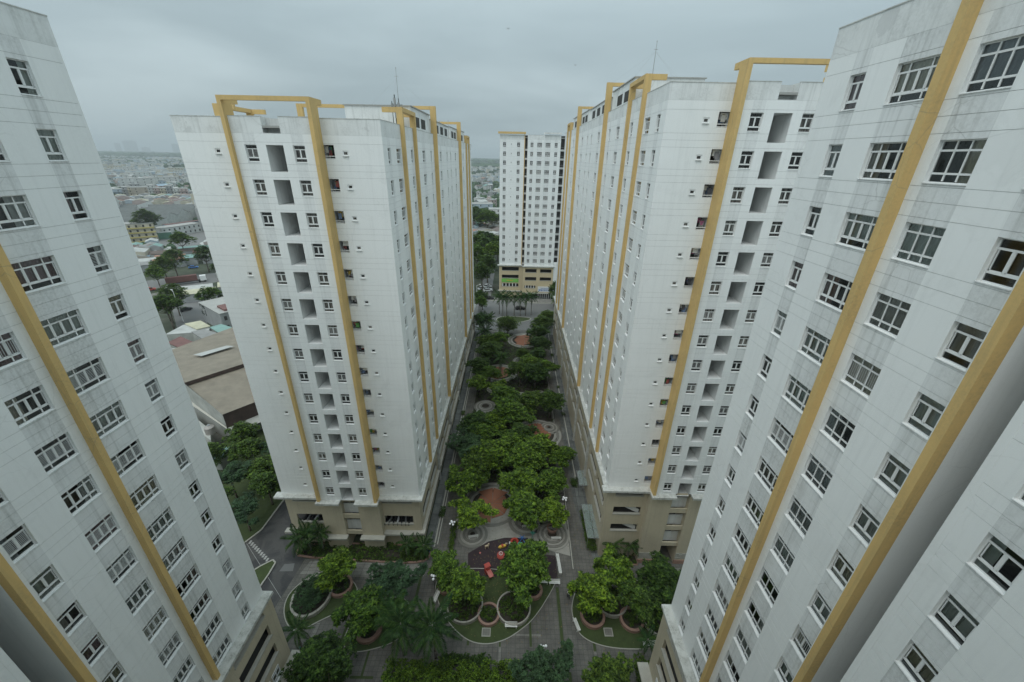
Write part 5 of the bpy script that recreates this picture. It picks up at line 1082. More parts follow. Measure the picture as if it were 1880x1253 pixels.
# fallen leaves on the paving
R3 = random.Random(9); b = MB()
for i in range(2600):
    x, y = R3.choice([(R3.uniform(-32, 24), R3.uniform(27, 45)), (R3.uniform(-12.3, -9.8), R3.uniform(46, 135)), (R3.uniform(10.6, 13.2), R3.uniform(46, 130)), (R3.gauss(0, 5), R3.gauss(42, 5))])
    a = R3.uniform(0, 6.28); s_ = R3.uniform(.05, .13); c, d = math.cos(a)*s_, math.sin(a)*s_
    b.face([(x-c, y-d, .035), (x+d*.4, y-c*.4, .05), (x+c, y+d, .035), (x-d*.4, y+c*.4, .05)], R3.randrange(2))
o = mob('fallen_leaves', b.mesh('fallen_leaves', flat('dry_leaf', (.22, .15, .06), .9), flat('faded_green_leaf', (.12, .14, .04), .9))); o['kind'] = 'stuff'; o['label'] = 'dry fallen leaves scattered over the courtyard paving'
# ================================================================ THE CITY BEYOND
def at(o, x, y, z=0, a=0): o.location = (x, y, z); o.rotation_euler[2] = a; return o
def gable(b, x0, x1, y0, y1, ze, zr, m=1, mg=0, along='x', over=.3):
    """roof with ridge along x"""
    if along == 'x':
        ym = (y0+y1)/2; X0, X1, Y0, Y1 = x0-over, x1+over, y0-over, y1+over
        b.face([(X0, Y0, ze-.1), (X1, Y0, ze-.1), (X1, ym, zr), (X0, ym, zr)], m); b.face([(X0, ym, zr), (X1, ym, zr), (X1, Y1, ze-.1), (X0, Y1, ze-.1)], m)
        for x in (x0, x1): b.face([(x, y0, ze-.1), (x, y1, ze-.1), (x, ym, zr-.05)], mg)
    else:
        xm = (x0+x1)/2; X0, X1, Y0, Y1 = x0-over, x1+over, y0-over, y1+over
        b.face([(X0, Y0, ze-.1), (xm, Y0, zr), (xm, Y1, zr), (X0, Y1, ze-.1)], m); b.face([(xm, Y0, zr), (X1, Y0, ze-.1), (X1, Y1, ze-.1), (xm, Y1, zr)], m)
        for y in (y0, y1): b.face([(x0, y, ze-.1), (x1, y, ze-.1), (xm, y, zr-.05)], mg)
def shed(name, cx, cy, a, w, d, h, zr, roof, wall, label, cat='shed', along='x', group=None):
    r = empty(name, (cx, cy, 0), label, cat, group, rz=math.radians(a))
    mob('wall', MB().box(-w/2, w/2, -d/2, d/2, 0, h, skip='t').mesh('wall', wall), r)
    b = MB()
    if zr > h: gable(b, -w/2, w/2, -d/2, d/2, h, zr, 0, 1, along)
    else:
        b.face([(-w/2-.3, -d/2-.3, h-.05), (w/2+.3, -d/2-.3, h-.05), (w/2+.3, d/2+.3, zr), (-w/2-.3, d/2+.3, zr)])
        for q in (-1, 1): b.face([(q*w/2, -d/2, min(h, zr)-.1), (q*w/2, d/2, min(h, zr)-.1), (q*w/2, d/2, zr-.02), (q*w/2, -d/2, h-.07)], 1)
    mob('roof', b.mesh('roof', roof, wall), r); return r
def poly_roof(name, pts, h, roof, wall, label, cat='shed', dz=None, group=None):
    cx = sum(p[0] for p in pts)/len(pts); cy = sum(p[1] for p in pts)/len(pts)
    r = empty(name, (cx, cy, 0), label, cat, group); q = [(x-cx, y-cy) for x, y in pts]; dz = dz or [0]*len(q)
    b = MB(); w = MB(); b.face([(x, y, h+z) for (x, y), z in zip(q, dz)])
    n = len(q)
    for i in range(n):
        j = (i+1) % n; w.face([(q[i][0]*.985, q[i][1]*.985, 0), (q[j][0]*.985, q[j][1]*.985, 0), (q[j][0]*.985, q[j][1]*.985, h+dz[j]-.03), (q[i][0]*.985, q[i][1]*.985, h+dz[i]-.03)])
        b.face([(q[i][0], q[i][1], h+dz[i]-.25), (q[j][0], q[j][1], h+dz[j]-.25), (q[j][0], q[j][1], h+dz[j]), (q[i][0], q[i][1], h+dz[i])])
    mob('wall', w.mesh('wall', wall), r); mob('roof', b.mesh('roof', roof), r); return r
R2 = random.Random(5)
# warehouse behind the left towers
D1, D2 = (.79, -.61), (.61, .79)
wh = empty('warehouse', (-70, 88, 0), 'large warehouse with brown sheet roof in two stepped spans beyond the left gap', 'warehouse')
def whf(name, pts, mat):
    b = MB(); b.face([(x+70, y-88, z) for x, y, z in pts]); return mob(name, b.mesh(name, M[mat] if isinstance(mat, str) else mat), wh)
whf('upper_roof', [(-96.5, 99.5, 8.2), (-76, 79.0, 10.4), (-50, 112, 10.4), (-84.5, 128, 8.6)][:4], 'shed')
whf('upper_roof_edge', [(-76, 79.0, 10.4), (-50, 112, 10.4), (-50, 112, 9.5), (-76, 79, 9.5)], 'rust')
whf('lower_roof', [(-77.0, 80.6, 9.5), (-62.3, 71.1, 7.6), (-36, 104, 7.6), (-51, 113.6, 9.5)], 'shed')
whf('side_wall', [(-62.4, 71.3, 7.5), (-36.2, 104, 7.5), (-36.2, 104, 3.8), (-62.4, 71.3, 3.8)], 'rust'); whf('lower_side_wall', [(-62.5, 71.4, 3.8), (-36.3, 104, 3.8), (-36.3, 104, 0), (-62.5, 71.4, 0)], 'wallgrey')
whf('gable_wall', [(-76, 79.4, 10.2), (-62.5, 71.4, 7.5), (-62.5, 71.4, 0), (-76, 79.4, 0)], 'wallgrey'); whf('gable_wall', [(-76, 79.4, 10.2), (-97, 99.4, 8), (-97, 99.4, 0), (-76, 79.4, 0)], 'wallgrey')
whf('canopy_roof', [(-62.2, 71.3, 4.0), (-60.2, 70.2, 3.4), (-38, 99, 3.4), (-40, 101, 4.0)], 'wallgrey'); whf('skylight', [(-85.2, 94.6, 9.75), (-82.2, 93.6, 9.95), (-77.6, 100.0, 9.95), (-80.2, 100.6, 9.75)], ROOFS[5])
whf('gutter', [(-76, 79.4, 5.3), (-62.6, 71.3, 4.3), (-61.8, 70.6, 4.1), (-75.4, 78.4, 5.1)], 'kerb')
poly_roof('lean_to', [(-76.5, 78), (-66, 71), (-63.5, 67.5), (-74, 74)], 3.6, M['wallgrey'], M['wallgrey'], 'pale lean-to along the gable of the brown roofed warehouse', 'shed')
r = empty('water_tank', (-65.2, 70.0, 3.6), 'round grey water tank on the lean-to roof of the warehouse', 'water tank')
mob('tank_body', MB().tube((0, 0, 0), (0, 0, 1.5), .95, .95, 18).tube((0, 0, 1.5), (0, 0, 1.9), .95, .4, 18).mesh('tank_body', M['tank'], smooth=False), r); mob('tank_lid', MB().tube((0, 0, 1.9), (0, 0, 2.05), .3, .3, 12).mesh('tank_lid', M['metal']), r)
poly_roof('small_shed', [(-63.3, 66.8), (-59.0, 66.4), (-58.6, 62.6), (-63, 63)], 2.8, ROOFS[0], M['wallgrey'], 'teal roofed shed among the trees below the warehouse', 'shed')
small = [([(-113.5, 118.3), (-113.2, 126.0), (-103, 124.5), (-101.5, 121.5)], 4.6, 5, 'flat pale roof strip behind the warehouse'), ([(-112.9, 126.2), (-109.0, 128.6), (-102.4, 124.0), (-105.5, 121.8)], 5.2, 3, 'pale yellow roof next to the roadside trees'),
 ([(-108.2, 112.5), (-107.3, 116.8), (-96.4, 110.7), (-98.2, 107.2)], 4.5, 6, 'brown rusty roof right behind the warehouse'), ([(-106.4, 120.4), (-103.2, 122.2), (-94.6, 117.8), (-96, 113)], 4.9, 2, 'curved grey roof behind the warehouse'),
 ([(-103, 124.2), (-100.4, 126.4), (-88, 120.4), (-93, 117.0)], 5.0, 0, 'teal roof strip leading to the billboard house'), ([(-98, 106.6), (-95.8, 110), (-92.4, 108.2), (-95.2, 104)], 4.2, 5, 'little pale roof at the warehouse corner'), ([(-101.5, 106.5), (-97.6, 106.8), (-93.5, 102.6), (-96.5, 98.2)], 5.6, 5, 'bright white hipped roof at the edge of the left tower')]
for pts, h, k, l in small: poly_roof('small_roof_shed', pts, h, ROOFS[k], M['wallgrey'], l, 'shed', dz=[0, .3, .3, 0])
# billboard house
r = empty('corner_house', (-108, 139, 0), 'grey two storey house with a worn painted advertisement on its long wall', 'house', rz=math.radians(-36))
mob('wall', MB().box(-10, 9, -4, 4, 0, 7.2).mesh('wall', WALLS[2]), r); mob('roof', MB().box(-10.2, 9.2, -4.2, 4.2, 7.2, 7.5).mesh('roof', M['roof']), r); mob('roof_shed', MB().box(1.5, 8, -2, 3, 7.5, 8.2).mesh('roof_shed', ROOFS[6]), r)
mob('painted_panel', MB().box(-9.9, -5.5, -4.06, -4.0, 3.0, 7.0).mesh('painted_panel', M['lamppost']), r)
lt = MB()
for i, (a, c) in enumerate(((-9.5, 5.4), (-8.8, 6.2), (-8.2, 4.7), (-7.4, 5.6), (-6.8, 4.0), (-6.4, 5.2))): lt.box(a, a+.34, -4.1, -4.062, c-1.1, c+.5).box(a, a+.7, -4.1, -4.0625, c+.1, c+.4)
mob('painted_strokes', lt.mesh('painted_strokes', M['frame']), r)
for z in (1.2, 4.6):
    for y in (-2.6, -.8, 1.0, 2.8): mob('window', MB().box(9.0, 9.06, y-.45, y+.45, z, z+1.5).mesh('window', M['dark']), r)
mob('awning', MB().box(-14, -10, -2, 1, 3.2, 3.5).mesh('awning', ROOFS[7]), r)
# road, lot, lorry
sheetob('street', [(-205, 170), (-196, 158), (-150, 190), (-128, 214), (-100, 240), (-106, 250), (-150, 214), (-175, 200)], -.02, 'roadpale')
sheetob('side_street', [(-160, 176), (-150, 186), (-112, 134), (-118, 128)], -.03, 'roadpale')
sheetob('yard', [(-262, 262), (-215, 262), (-190, 300), (-250, 340), (-275, 300)], -.02, 'roadpale')
sheetob('yard', [(-175, 160), (-150, 150), (-130, 170), (-150, 190)], -.035, 'stone2')
def wheels(r, pts, rad, wd=.25):
    for x, y in pts:
        o = mob('wheel', MB().tube((x, y-wd/2, rad), (x, y+wd/2, rad), rad, rad, 14).mesh('wheel', M['black']), r)
def lorry(x, y, a, label, box='maroon', cabm='frame', Lb=12.2):
    r = empty('container_lorry', (x, y, 0), label, 'lorry', rz=math.radians(a))
    cb = MB().box(-Lb/2, Lb/2, -1.22, 1.22, 1.35, 3.95)
    for i in range(int(Lb/.6)): xx = -Lb/2+.2+i*.6; cb.box(xx, xx+.28, -1.26, 1.26, 1.45, 3.85)
    mob('container', cb.mesh('container', M[box] if box in M else ROOFS[6]), r); mob('chassis', MB().box(-Lb/2, Lb/2+3.6, -.5, .5, .85, 1.3).mesh('chassis', M['black']), r)
    cab = MB().prism([(Lb/2+1, -1.2), (Lb/2+3.5, -1.2), (Lb/2+3.5, 1.2), (Lb/2+1, 1.2)], .9, 3.2); mob('cab', cab.mesh('cab', M[cabm]), r)
    mob('windscreen', MB().box(Lb/2+3.5, Lb/2+3.54, -1.05, 1.05, 2.0, 2.95).mesh('windscreen', M['dark']), r)
    wheels(r, [(-Lb/2+1, -1), (-Lb/2+1, 1), (-Lb/2+2.3, -1), (-Lb/2+2.3, 1), (Lb/2+.6, -1), (Lb/2+.6, 1), (Lb/2+2.7, -1), (Lb/2+2.7, 1)], .5); return r
lorry(-161.5, 187.5, 38, 'dark red container lorry parked on the street beyond the left gap')
lorry(-147, 196, 34, 'pale small lorry beyond the container lorry', 'wallgrey', 'bluep', 5.5)
def car(x, y, a, col, label, group=None):
    r = empty('parked_car', (x, y, 0), label, 'car', group, rz=math.radians(a))
    b = MB(); prof = [(-2.2, .35), (2.2, .35), (2.25, .75), (1.5, .95), (-1.9, .98), (-2.25, .85)]
    i = len(b.v)
    for s in (-.86, .86): b.v += [(px, s, pz) for px, pz in prof]
    n = len(prof); b.f += [tuple(range(n)), tuple(range(2*n-1, n-1, -1))]+[(k, (k+1) % n, n+(k+1) % n, n+k) for k in range(n)]; b.m += [0]*(n+2)
    mob('body', b.mesh('body', col), r)
    g = MB(); q = [(-1.8, .97), (1.1, .97), (.5, 1.45), (-1.4, 1.47)]
    for s in (-.75, .75): g.v += [(px, s*(1 if pz < 1.2 else .85), pz) for px, pz in q]
    g.f += [(0, 1, 2, 3), (7, 6, 5, 4)]+[(k, (k+1) % 4, 4+(k+1) % 4, 4+k) for k in range(4)]; g.m += [0]*6
    mob('cabin_glass', g.mesh('cabin_glass', M['dark']), r); mob('roof_panel', MB().box(-1.35, .48, -.62, .62, 1.45, 1.50).mesh('roof_panel', col), r)
    wheels(r, [(-1.4, -.8), (-1.4, .8), (1.35, -.8), (1.35, .8)], .32, .2)
    for s in (-.6, .6): mob('headlight', MB().box(2.2, 2.27, s-.15, s+.15, .6, .74).mesh('headlight', M['frame']), r)
    return r
car(-168.5, 176.5, 36, M['red'], 'red and pale car beside the street trees beyond the left gap'); car(-178, 217, 30, M['bluep'], 'blue vehicle by the market awnings'); car(-140, 186, 40, M['frame'], 'white car right of the lorry'); car(-133.5, 152, 60, M['black'], 'dark car at the mouth of the side street')
car(3.0, 161.5, 4, M['black'], 'black car parked before the distant tower'); car(-11.2, 174.2, 0, M['black'], 'dark car by the far kerb left of the palms')
for i, (x, y) in enumerate([(-12.5, 186), (-15.5, 189), (-13.5, 193), (-11.5, 190)]): car(x, y, 20+i*25, M['frame'], ['nearest', 'left', 'farthest', 'right'][i] + ' pale car of the cluster left of the distant tower base', 'pale cars by the distant tower')
def street_lamp(x, y, h, a, label):
    r = empty('street_lamp', (x, y, 0), label, 'street lamp'); mob('pole', MB().tube((0, 0, 0), (0, 0, h), .14, .08, 8).tube((0, 0, h), (1.6*math.cos(a), 1.6*math.sin(a), h+.4), .07, .05, 6).mesh('pole', M['frame']), r)
    mob('lamp_head', MB().box(1.4*math.cos(a)-.3, 1.4*math.cos(a)+.4, 1.4*math.sin(a)-.15, 1.4*math.sin(a)+.15, h+.3, h+.5).mesh('lamp_head', M['frame']), r)
street_lamp(-125.6, 140.3, 12, 2.5, 'tall pale street lamp among the roadside trees beyond the left gap'); street_lamp(-214, 262, 10, 2.5, 'thin street lamp by the open yard'); street_lamp(-16.5, 172, 7, .3, 'street lamp at the far left road corner')
# market roofs
mk = [(-226, 236, 38, 34, 9, 4.2, 5, 'long pale market roof along the yard'), (-212, 231, 38, 46, 8, 4.6, 4, 'long dark brown roof beside the pale market roof'), (-197, 227, 20, 14, 8, 4, 1, 'orange tiled roof in the market, larger'), (-192, 218, 55, 13, 9, 4.4, 1, 'orange roof in the market, nearer the trees'),
 (-188, 226, 35, 10, 8, 4.2, 0, 'teal roof between the orange market roofs'), (-176, 234, 35, 14, 9, 4.4, 5, 'pale green market roof near the right'), (-183, 244, 30, 22, 8, 4, 6, 'maroon sheet roof behind the lone round market tree'), (-170, 247, 30, 18, 8, 4.4, 4, 'brown roof behind the maroon one'),
 (-206, 216, 40, 16, 8, 3.8, 5, 'low pale roof left in the market'), (-203, 207, 44, 18, 6, 3.6, 2, 'grey roof at the street side of the market'), (-160, 222, 30, 7, 5, 3.4, 7, 'blue awning by the street'), (-196, 256, 40, 30, 10, 4, 0, 'long teal roof at the yard edge'), (-150, 238, 25, 24, 10, 4.4, 2, 'grey roof right of the market'),
 (-142, 172, 30, 11, 6, 3.6, 5, 'white tent roof near the lorry'), (-137, 166, 30, 12, 6, 3.8, 3, 'pale green roof near the lorry'), (-128, 178, 30, 14, 8, 4.2, 3, 'cream roof beyond the bright tree'), (-150, 170, 20, 8, 5, 3.2, 5, 'small pale roof under the lorry')]
for x, y, a, w, d, h, k, l in mk: shed('market_shed', x, y, a, w, d, h, h+1.1, ROOFS[k], WALLS[2], l, 'shed', 'x')
# big grey sheds with gables facing the street
a0 = 14.6; ux, uy = -math.sin(math.radians(a0)), math.cos(math.radians(a0)); wx, wy = -math.cos(math.radians(a0)), -math.sin(math.radians(a0))
for i in range(5):
    c = 11+i*22; x = -284-0*c+ux*c+wx*75+6*0; y = 318+uy*c+wy*75
    shed('factory_shed', x, y, a0, 150, 21.8, 8, 11.5, M['shedgrey'], WALLS[0], ['nearest', 'second', 'middle', 'fourth', 'farthest'][i] + ' bay of the big grey factory roof', 'factory', 'x', 'bays of the big grey factory roof')
shed('roof_vent', -352, 395, a0-78, 40, 3, 10, 13.5, ROOFS[5], WALLS[0], 'long pale ridge vent on the big grey factory roof', 'roof vent', 'x')
def block(name, x, y, a, w, d, floors, fh, wall, roofm, label, group=None, nw=4, balc=None, cat='house', base=None, glass='dark'):
    r = empty(name, (x, y, 0), label, cat, group, rz=math.radians(a)); hh = floors*fh
    mob('wall', MB().box(-w/2, w/2, -d/2, d/2, 0, hh).mesh('wall', wall), r)
    mob('roof', MB().box(-w/2-.15, w/2+.15, -d/2-.15, d/2+.15, hh, hh+.4).mesh('roof', roofm), r)
    wn = MB().box(-.55, .55, -.06, 0, 0, 1.5).mesh('window', M[glass])
    for f in range(floors):
        for k in range(nw):
            xx = -w/2+w*(k+.5)/nw; mob('window', wn, r, (xx, -d/2-.01, f*fh+.9))
        for k in range(2): mob('window', wn, r, (w/2+.01, -d/4+k*d/2, f*fh+.9), PI/2)
        if balc: mob('balcony', MB().box(-w/2, w/2, -d/2-1.0, -d/2-.07, f*fh+.0, f*fh+.75).mesh('balcony', balc), r)
    return r
block('yellow_flats', -272, 282, 38, 34, 10, 4, 3.1, WALLS[1], M['roof'], 'four storey white flats with yellow balcony bands left beyond the gap', nw=9, balc=sheet('yellow_balcony', (.50, .42, .16), .2), cat='apartment block')
block('white_office', -262, 316, 74, 30, 10, 2, 3.2, WALLS[0], M['roof'], 'long white two storey office below the grey factory gables', nw=8, cat='office')
shed('green_shed', -262, 298, 40, 14, 9, 4.5, 4.6, ROOFS[5], sheet('green_wall', (.10, .22, .16)), 'small shed with green side wall before the white office', 'shed')
shed('red_fascia_hall', -270, 350, 74, 56, 4, 5.6, 6.0, ROOFS[6], ROOFS[7], 'long red fascia hall in front of the grey factory gables', 'hall')
shed('blue_awning_row', -246, 345, 60, 30, 6, 4, 4.6, ROOFS[7], WALLS[4], 'row of pale blue awnings by the open yard', 'awning')
for i, (x, y, w, fl, k) in enumerate([(-545, 574, 16, 3, 4), (-527, 572, 9, 4, 2), (-518, 571, 9, 4, 1), (-505, 570, 20, 4, 3), (-489, 568, 8, 5, 0), (-480, 567, 8, 4, 5), (-471, 566, 8, 4, 1), (-462, 565, 8, 5, 2), (-453, 565, 8, 4, 0), (-444, 566, 9, 4, 5), (-434, 566, 9, 3, 2), (-424, 567, 10, 4, 0), (-560, 578, 12, 3, 1), (-412, 568, 12, 3, 3)]):
    block('row_house', x, y, 38, w*.95, 14, fl, 3.4, WALLS[k], M['roof'], ['pale blue wide', 'grey', 'cream', 'windowless beige broad', 'white tall', 'pinkish', 'pale yellow', 'tall grey', 'white', 'pink', 'low grey', 'rightmost white', 'leftmost cream', 'low beige'][i] + ' row house in the terrace behind the grey factory roof', 'row houses behind the factory', nw=2, balc=WALLS[k] if k != 3 else None)
for i in range(16):                        # pale mid-rise blocks standing above the small houses
    y = 640+i*34+R2.uniform(-8, 8); x = -y*R2.uniform(.74, .94)
    block('mid_rise', x, y, 38+R2.uniform(-8, 8), R2.uniform(22, 42), 14, R2.choice([4, 5, 6]), 3.4, WALLS[R2.choice([0, 0, 1, 4])], M['roof'], ['front left', 'front', 'second', 'second left'][i] + ' pale mid-rise block above the small houses' if i < 4 else 'pale mid-rise block in the ' + ['left', 'centre', 'right'][0 if x/y < -.87 else 1 if x/y < -.8 else 2] + ' of the left quarter, ' + ['nearer', 'middle', 'farther', 'farthest'][min(3, (i-4)//3)] + ' ranks', 'pale mid-rise blocks of the left quarter', nw=5, cat='apartment block')
# centre gap houses
block('blue_block', -38, 455, 8, 26, 14, 4, 3.3, WALLS[4], M['roof'], 'pale blue block seen in the gap left of the distant tower', nw=3, cat='apartment block'); block('grey_block', -31, 385, 4, 15, 10, 3, 3.3, WALLS[2], M['roof'], 'grey concrete block below the pale blue one in the centre gap', nw=2)
block('villa', -17, 372, -8, 11, 11, 3, 3.4, WALLS[1], ROOFS[6], 'cream villa with arched balconies left of the distant tower', nw=2, balc=WALLS[0]); block('villa', -20, 410, 5, 12, 10, 4, 3.3, WALLS[0], ROOFS[5], 'white narrow house behind the cream villa', nw=2)
poly_roof('long_hall', [(-60, 306), (-6, 290), (-8, 272), (-60, 284)], 6, ROOFS[6], WALLS[0], 'long maroon roofed hall crossing the centre gap', 'hall', dz=[1.2, 1.2, 0, 0])
poly_roof('white_pavilion', [(-28, 318), (-15, 316), (-12, 308), (-24, 306)], 7, ROOFS[5], WALLS[0], 'small white roof above the trees behind the maroon hall', 'pavilion')
# city houses: individuals nearest, the mass behind joined
hw = [MB().box(-.6, .6, -.05, 0, 0, 1.4).mesh('window', M['dark'])]
COLN = ['white', 'cream', 'grey', 'beige', 'pale blue', 'pinkish']; RN = ['teal', 'orange tiled', 'grey', 'cream', 'brown', 'pale', 'maroon', 'blue']
cnt = 0
def city_house(x, y, group, lab):
    w, d, fl = R2.uniform(7, 13), R2.uniform(8, 15), R2.choice([1, 1, 2, 2, 3, 4]); h = fl*3.3; k = R2.choice([0, 0, 0, 0, 1, 2, 4, 5]); q = R2.choice([0, 2, 2, 2, 5, 5, 5, 5, 7, 4, 1])
    if y > 590: q0 = x/y; lab = ('front' if y < 700 else 'middle' if y < 800 else 'back')+' rank '+('left' if q0 < -.88 else 'centre' if q0 < -.79 else 'right')+' '+lab
    else: lab = ('lower' if y < 600 else 'upper')+' '+lab
    lab = '%s %s house, %s roof, %s' % (COLN[k], ['one storey', 'two storey', 'three storey', 'four storey'][fl-1], RN[q], lab)
    r = empty('city_house', (x, y, 0), lab, 'house', group, rz=R2.choice([.4, .65, .7, .75, 1.1])+R2.uniform(-.06, .06))
    mob('wall', MB().box(-w/2, w/2, -d/2, d/2, 0, h).mesh('wall', WALLS[k]), r); b = MB()
    if R2.random() < .6: gable(b, -w/2, w/2, -d/2, d/2, h+.1, h+2, 0, 1, 'x' if w > d else 'y', .5)
    else: b.box(-w/2-.1, w/2+.1, -d/2-.1, d/2+.1, h, h+.5).box(-w/4, w/6, 0, d/3, h+.5, h+2.6, 1)
    mob('roof', b.mesh('roof', ROOFS[q], WALLS[k]), r)
    if y < 900:
        for f in range(fl):
            for s in (-.25, .25): mob('window', hw[0], r, (w*s, -d/2-.01, f*3.3+.9))
    return r
spots = []
y = 596
while y < 905 and len(spots) < 235:
    x = -.98*y
    while x < -.70*y: spots.append((x+R2.uniform(-4, 4), y+R2.uniform(-4, 4))); x += 18
    y += 17
for x, y in spots: city_house(x, y, 'city houses behind the row terrace', 'behind the row terrace')
for i in range(46):
    y = 425+i*13; city_house(-R2.uniform(.015, .085)*y-6, y, 'city houses in the centre gap', 'left of the distant tower')
b = MB(); q_ = []
def massbox(x, y, big=1):
    w, d, h = R2.uniform(7, 16)*big, R2.uniform(7, 16)*big, R2.choice([3.5, 6.5, 7, 10, 13, 16])*R2.uniform(.9, 1.1); a = R2.uniform(.3, 1.2); c, s = math.cos(a), math.sin(a); m = R2.choice([0, 0, 0, 1, 2, 4]); mr = 6+R2.choice([2, 2, 5, 5, 5, 0, 7, 4])
    P = [(x+c*u-s*v, y+s*u+c*v) for u, v in ((-w/2, -d/2), (w/2, -d/2), (w/2, d/2), (-w/2, d/2))]
    for i in range(4): j = (i+1) % 4; b.face([(*P[i], 0), (*P[j], 0), (*P[j], h), (*P[i], h)], m)
    b.face([(*p, h) for p in P], mr)
for i in range(5200):
    y = 900+2900*(R2.random()**1.5); x = -y*R2.uniform(.66, 1.02)
    if mnoise.noise((x*.004, y*.004, 0)) > -.12: massbox(x, y, 1+.5*(y > 2000))
for i in range(700):
    y = 900+2600*(R2.random()**1.4); x = -y*R2.uniform(-.01, .13)
    if mnoise.noise((x*.004, y*.004, 3)) > -.1: massbox(x, y)
for i in range(420):
    y = R2.uniform(330, 600); x = -y*R2.uniform(.62, .75) if R2.random() < .5 else -y*R2.uniform(.98, 1.1); massbox(x, y)
EXC = [[(-275, 258), (-205, 255), (-180, 310), (-230, 360), (-290, 330)], [(-300, 300), (-450, 290), (-470, 500), (-270, 450)], [(-210, 165), (-150, 180), (-100, 235), (-100, 255), (-215, 262)], [(-165, 180), (-105, 125), (-118, 128), (-175, 170)], [(-120, 100), (-85, 100), (-85, 140), (-125, 150)], [(-560, 555), (-400, 555), (-400, 600), (-570, 600)], [(-310, 255), (-250, 255), (-250, 300), (-310, 300)], [(-285, 300), (-240, 300), (-250, 390), (-300, 390)]]
def small_box(x, y):
    w, d, h = R2.uniform(6, 14), R2.uniform(6, 12), R2.choice([3.2, 3.6, 4.2, 6.8]); a = .65+R2.uniform(-.15, .15); c, s = math.cos(a), math.sin(a); m = R2.randrange(6); mr = 6+R2.choice([2, 2, 4, 5, 5, 0, 6, 7, 1, 3])
    P = [(x+c*u-s*v, y+s*u+c*v) for u, v in ((-w/2, -d/2), (w/2, -d/2), (w/2, d/2), (-w/2, d/2))]
    for i in range(4): j = (i+1) % 4; b.face([(*P[i], 0), (*P[j], 0), (*P[j], h), (*P[i], h)], m)
    q = [((P[0][0]+P[1][0])/2, (P[0][1]+P[1][1])/2, h+1.3), ((P[2][0]+P[3][0])/2, (P[2][1]+P[3][1])/2, h+1.3)]
    b.face([(*P[0], h), q[0], q[1], (*P[3], h)], mr); b.face([q[0], (*P[1], h), (*P[2], h), q[1]], mr); b.face([(*P[0], h), (*P[1], h), q[0]], m)
for i in range(1500):
    y = R2.uniform(150, 560); x = -y*R2.uniform(.66, 1.05)
    if y < 210 and x > -175: continue
    if not any(in_poly((x, y), e_) for e_ in EXC): small_box(x, y)
for i in range(120): y = R2.uniform(300, 430); small_box(-y*R2.uniform(-.02, .14), y)
o = mob('far_city', b.mesh('far_city', *WALLS, *ROOFS)); o['kind'] = 'stuff'; o['label'] = 'hazy mass of pale houses stretching to the horizon'
# woods between the houses and on the horizon
import bmesh as _bm
fm, N_, L_, B_ = new_mat('distant_foliage'); g = N_.new('ShaderNodeNewGeometry')
c_ = ramp(N_, L_, g.outputs['Random Per Island'], [(0, (.018, .040, .016)), (.6, (.032, .068, .026)), (1, (.055, .095, .038))])
L_.new(mix(N_, L_, c_, ramp(N_, L_, noise(N_, L_, world_pos(N_, L_, (1, 1, 1)), .6, 5), [(.3, .5), (.7, 1.4)]), 1, 'MULTIPLY'), B_.inputs['Base Color']); B_.inputs['Roughness'].default_value = .9; M['farleaf'] = fm
ico = bpy.data.meshes.new('t'); bb = _bm.new(); _bm.ops.create_icosphere(bb, subdivisions=2, radius=1); bb.to_mesh(ico); bb.free()
IV = [v.co.copy() for v in ico.vertices]; IF = [tuple(p.vertices) for p in ico.polygons]
def lumps(name, pts, label, seed):
    V = []; F = []
    for (x, y, z, r, hs) in pts:
        i = len(V); off = Vector((x*.37, y*.37, seed))
        for v in IV:
            n = 1+.38*mnoise.noise(v*1.7+off)+.2*mnoise.noise(v*4.1+off); V.append((x+v.x*r*n, y+v.y*r*n, z+v.z*r*hs*n))
        F += [tuple(i+k for k in f) for f in IF]
    me = bpy.data.meshes.new(name); me.from_pydata(V, [], F); me.materials.append(M['farleaf']); me.update(); o = mob(name, me); o['kind'] = 'stuff'; o['label'] = label; return o
pts = []
for i in range(2600):
    y = 620+3000*(R2.random()**1.4); x = -y*R2.uniform(.66, 1.02)
    if mnoise.noise((x*.004, y*.004, 0)) < .08 or R2.random() < .12: s = R2.uniform(3, 6)*(1+.6*(y > 1500)); pts.append((x, y, s*.9, s, .85))
for i in range(260):
    y = R2.uniform(200, 600); x = -y*R2.uniform(.68, 1.04); s = R2.uniform(2.2, 4)
    if not any(in_poly((x, y), e_) for e_ in EXC[:4]): pts.append((x, y, s, s, .9))
for i in range(900):
    y = 420+2600*(R2.random()**1.3); x = -y*R2.uniform(-.01, .12); s = R2.uniform(3, 6); pts.append((x, y, s*.9, s, .9))
lumps('city_trees', pts, 'dark tree masses between the far houses', 1)
pts = []
for i in range(1500):
    y = 3300+4200*R2.random(); x = -y*R2.uniform(.6, 1.08); s = R2.uniform(18, 40); pts.append((x, y, 8+R2.uniform(0, 14), s, .5))
for i in range(500):
    y = 2300+3500*R2.random(); x = -y*R2.uniform(-.05, .16); s = R2.uniform(14, 34); pts.append((x, y, 8+R2.uniform(0, 22)*(y > 3200), s, .5))
lumps('horizon_woods', pts, 'dark wooded belt along the horizon', 2)
# low hills
b = MB(); nx, ny = 90, 14
for j in range(ny+1):
    for i in range(nx+1):
        a = math.radians(-58+116*i/nx); d = 4300+j*420; x, y = d*math.sin(a), d*math.cos(a)
        z = (34+20*mnoise.noise((x*.0006, y*.0006, 1)))*math.sin(PI*min(1, j/ny*1.0))-1; b.v.append((x, y, z))
for j in range(ny):
    for i in range(nx): k = j*(nx+1)+i; b.f.append((k, k+1, k+nx+2, k+nx+1)); b.m.append(0)
o = mob('hills', b.mesh('hills', M['farleaf'])); o['kind'] = 'structure'
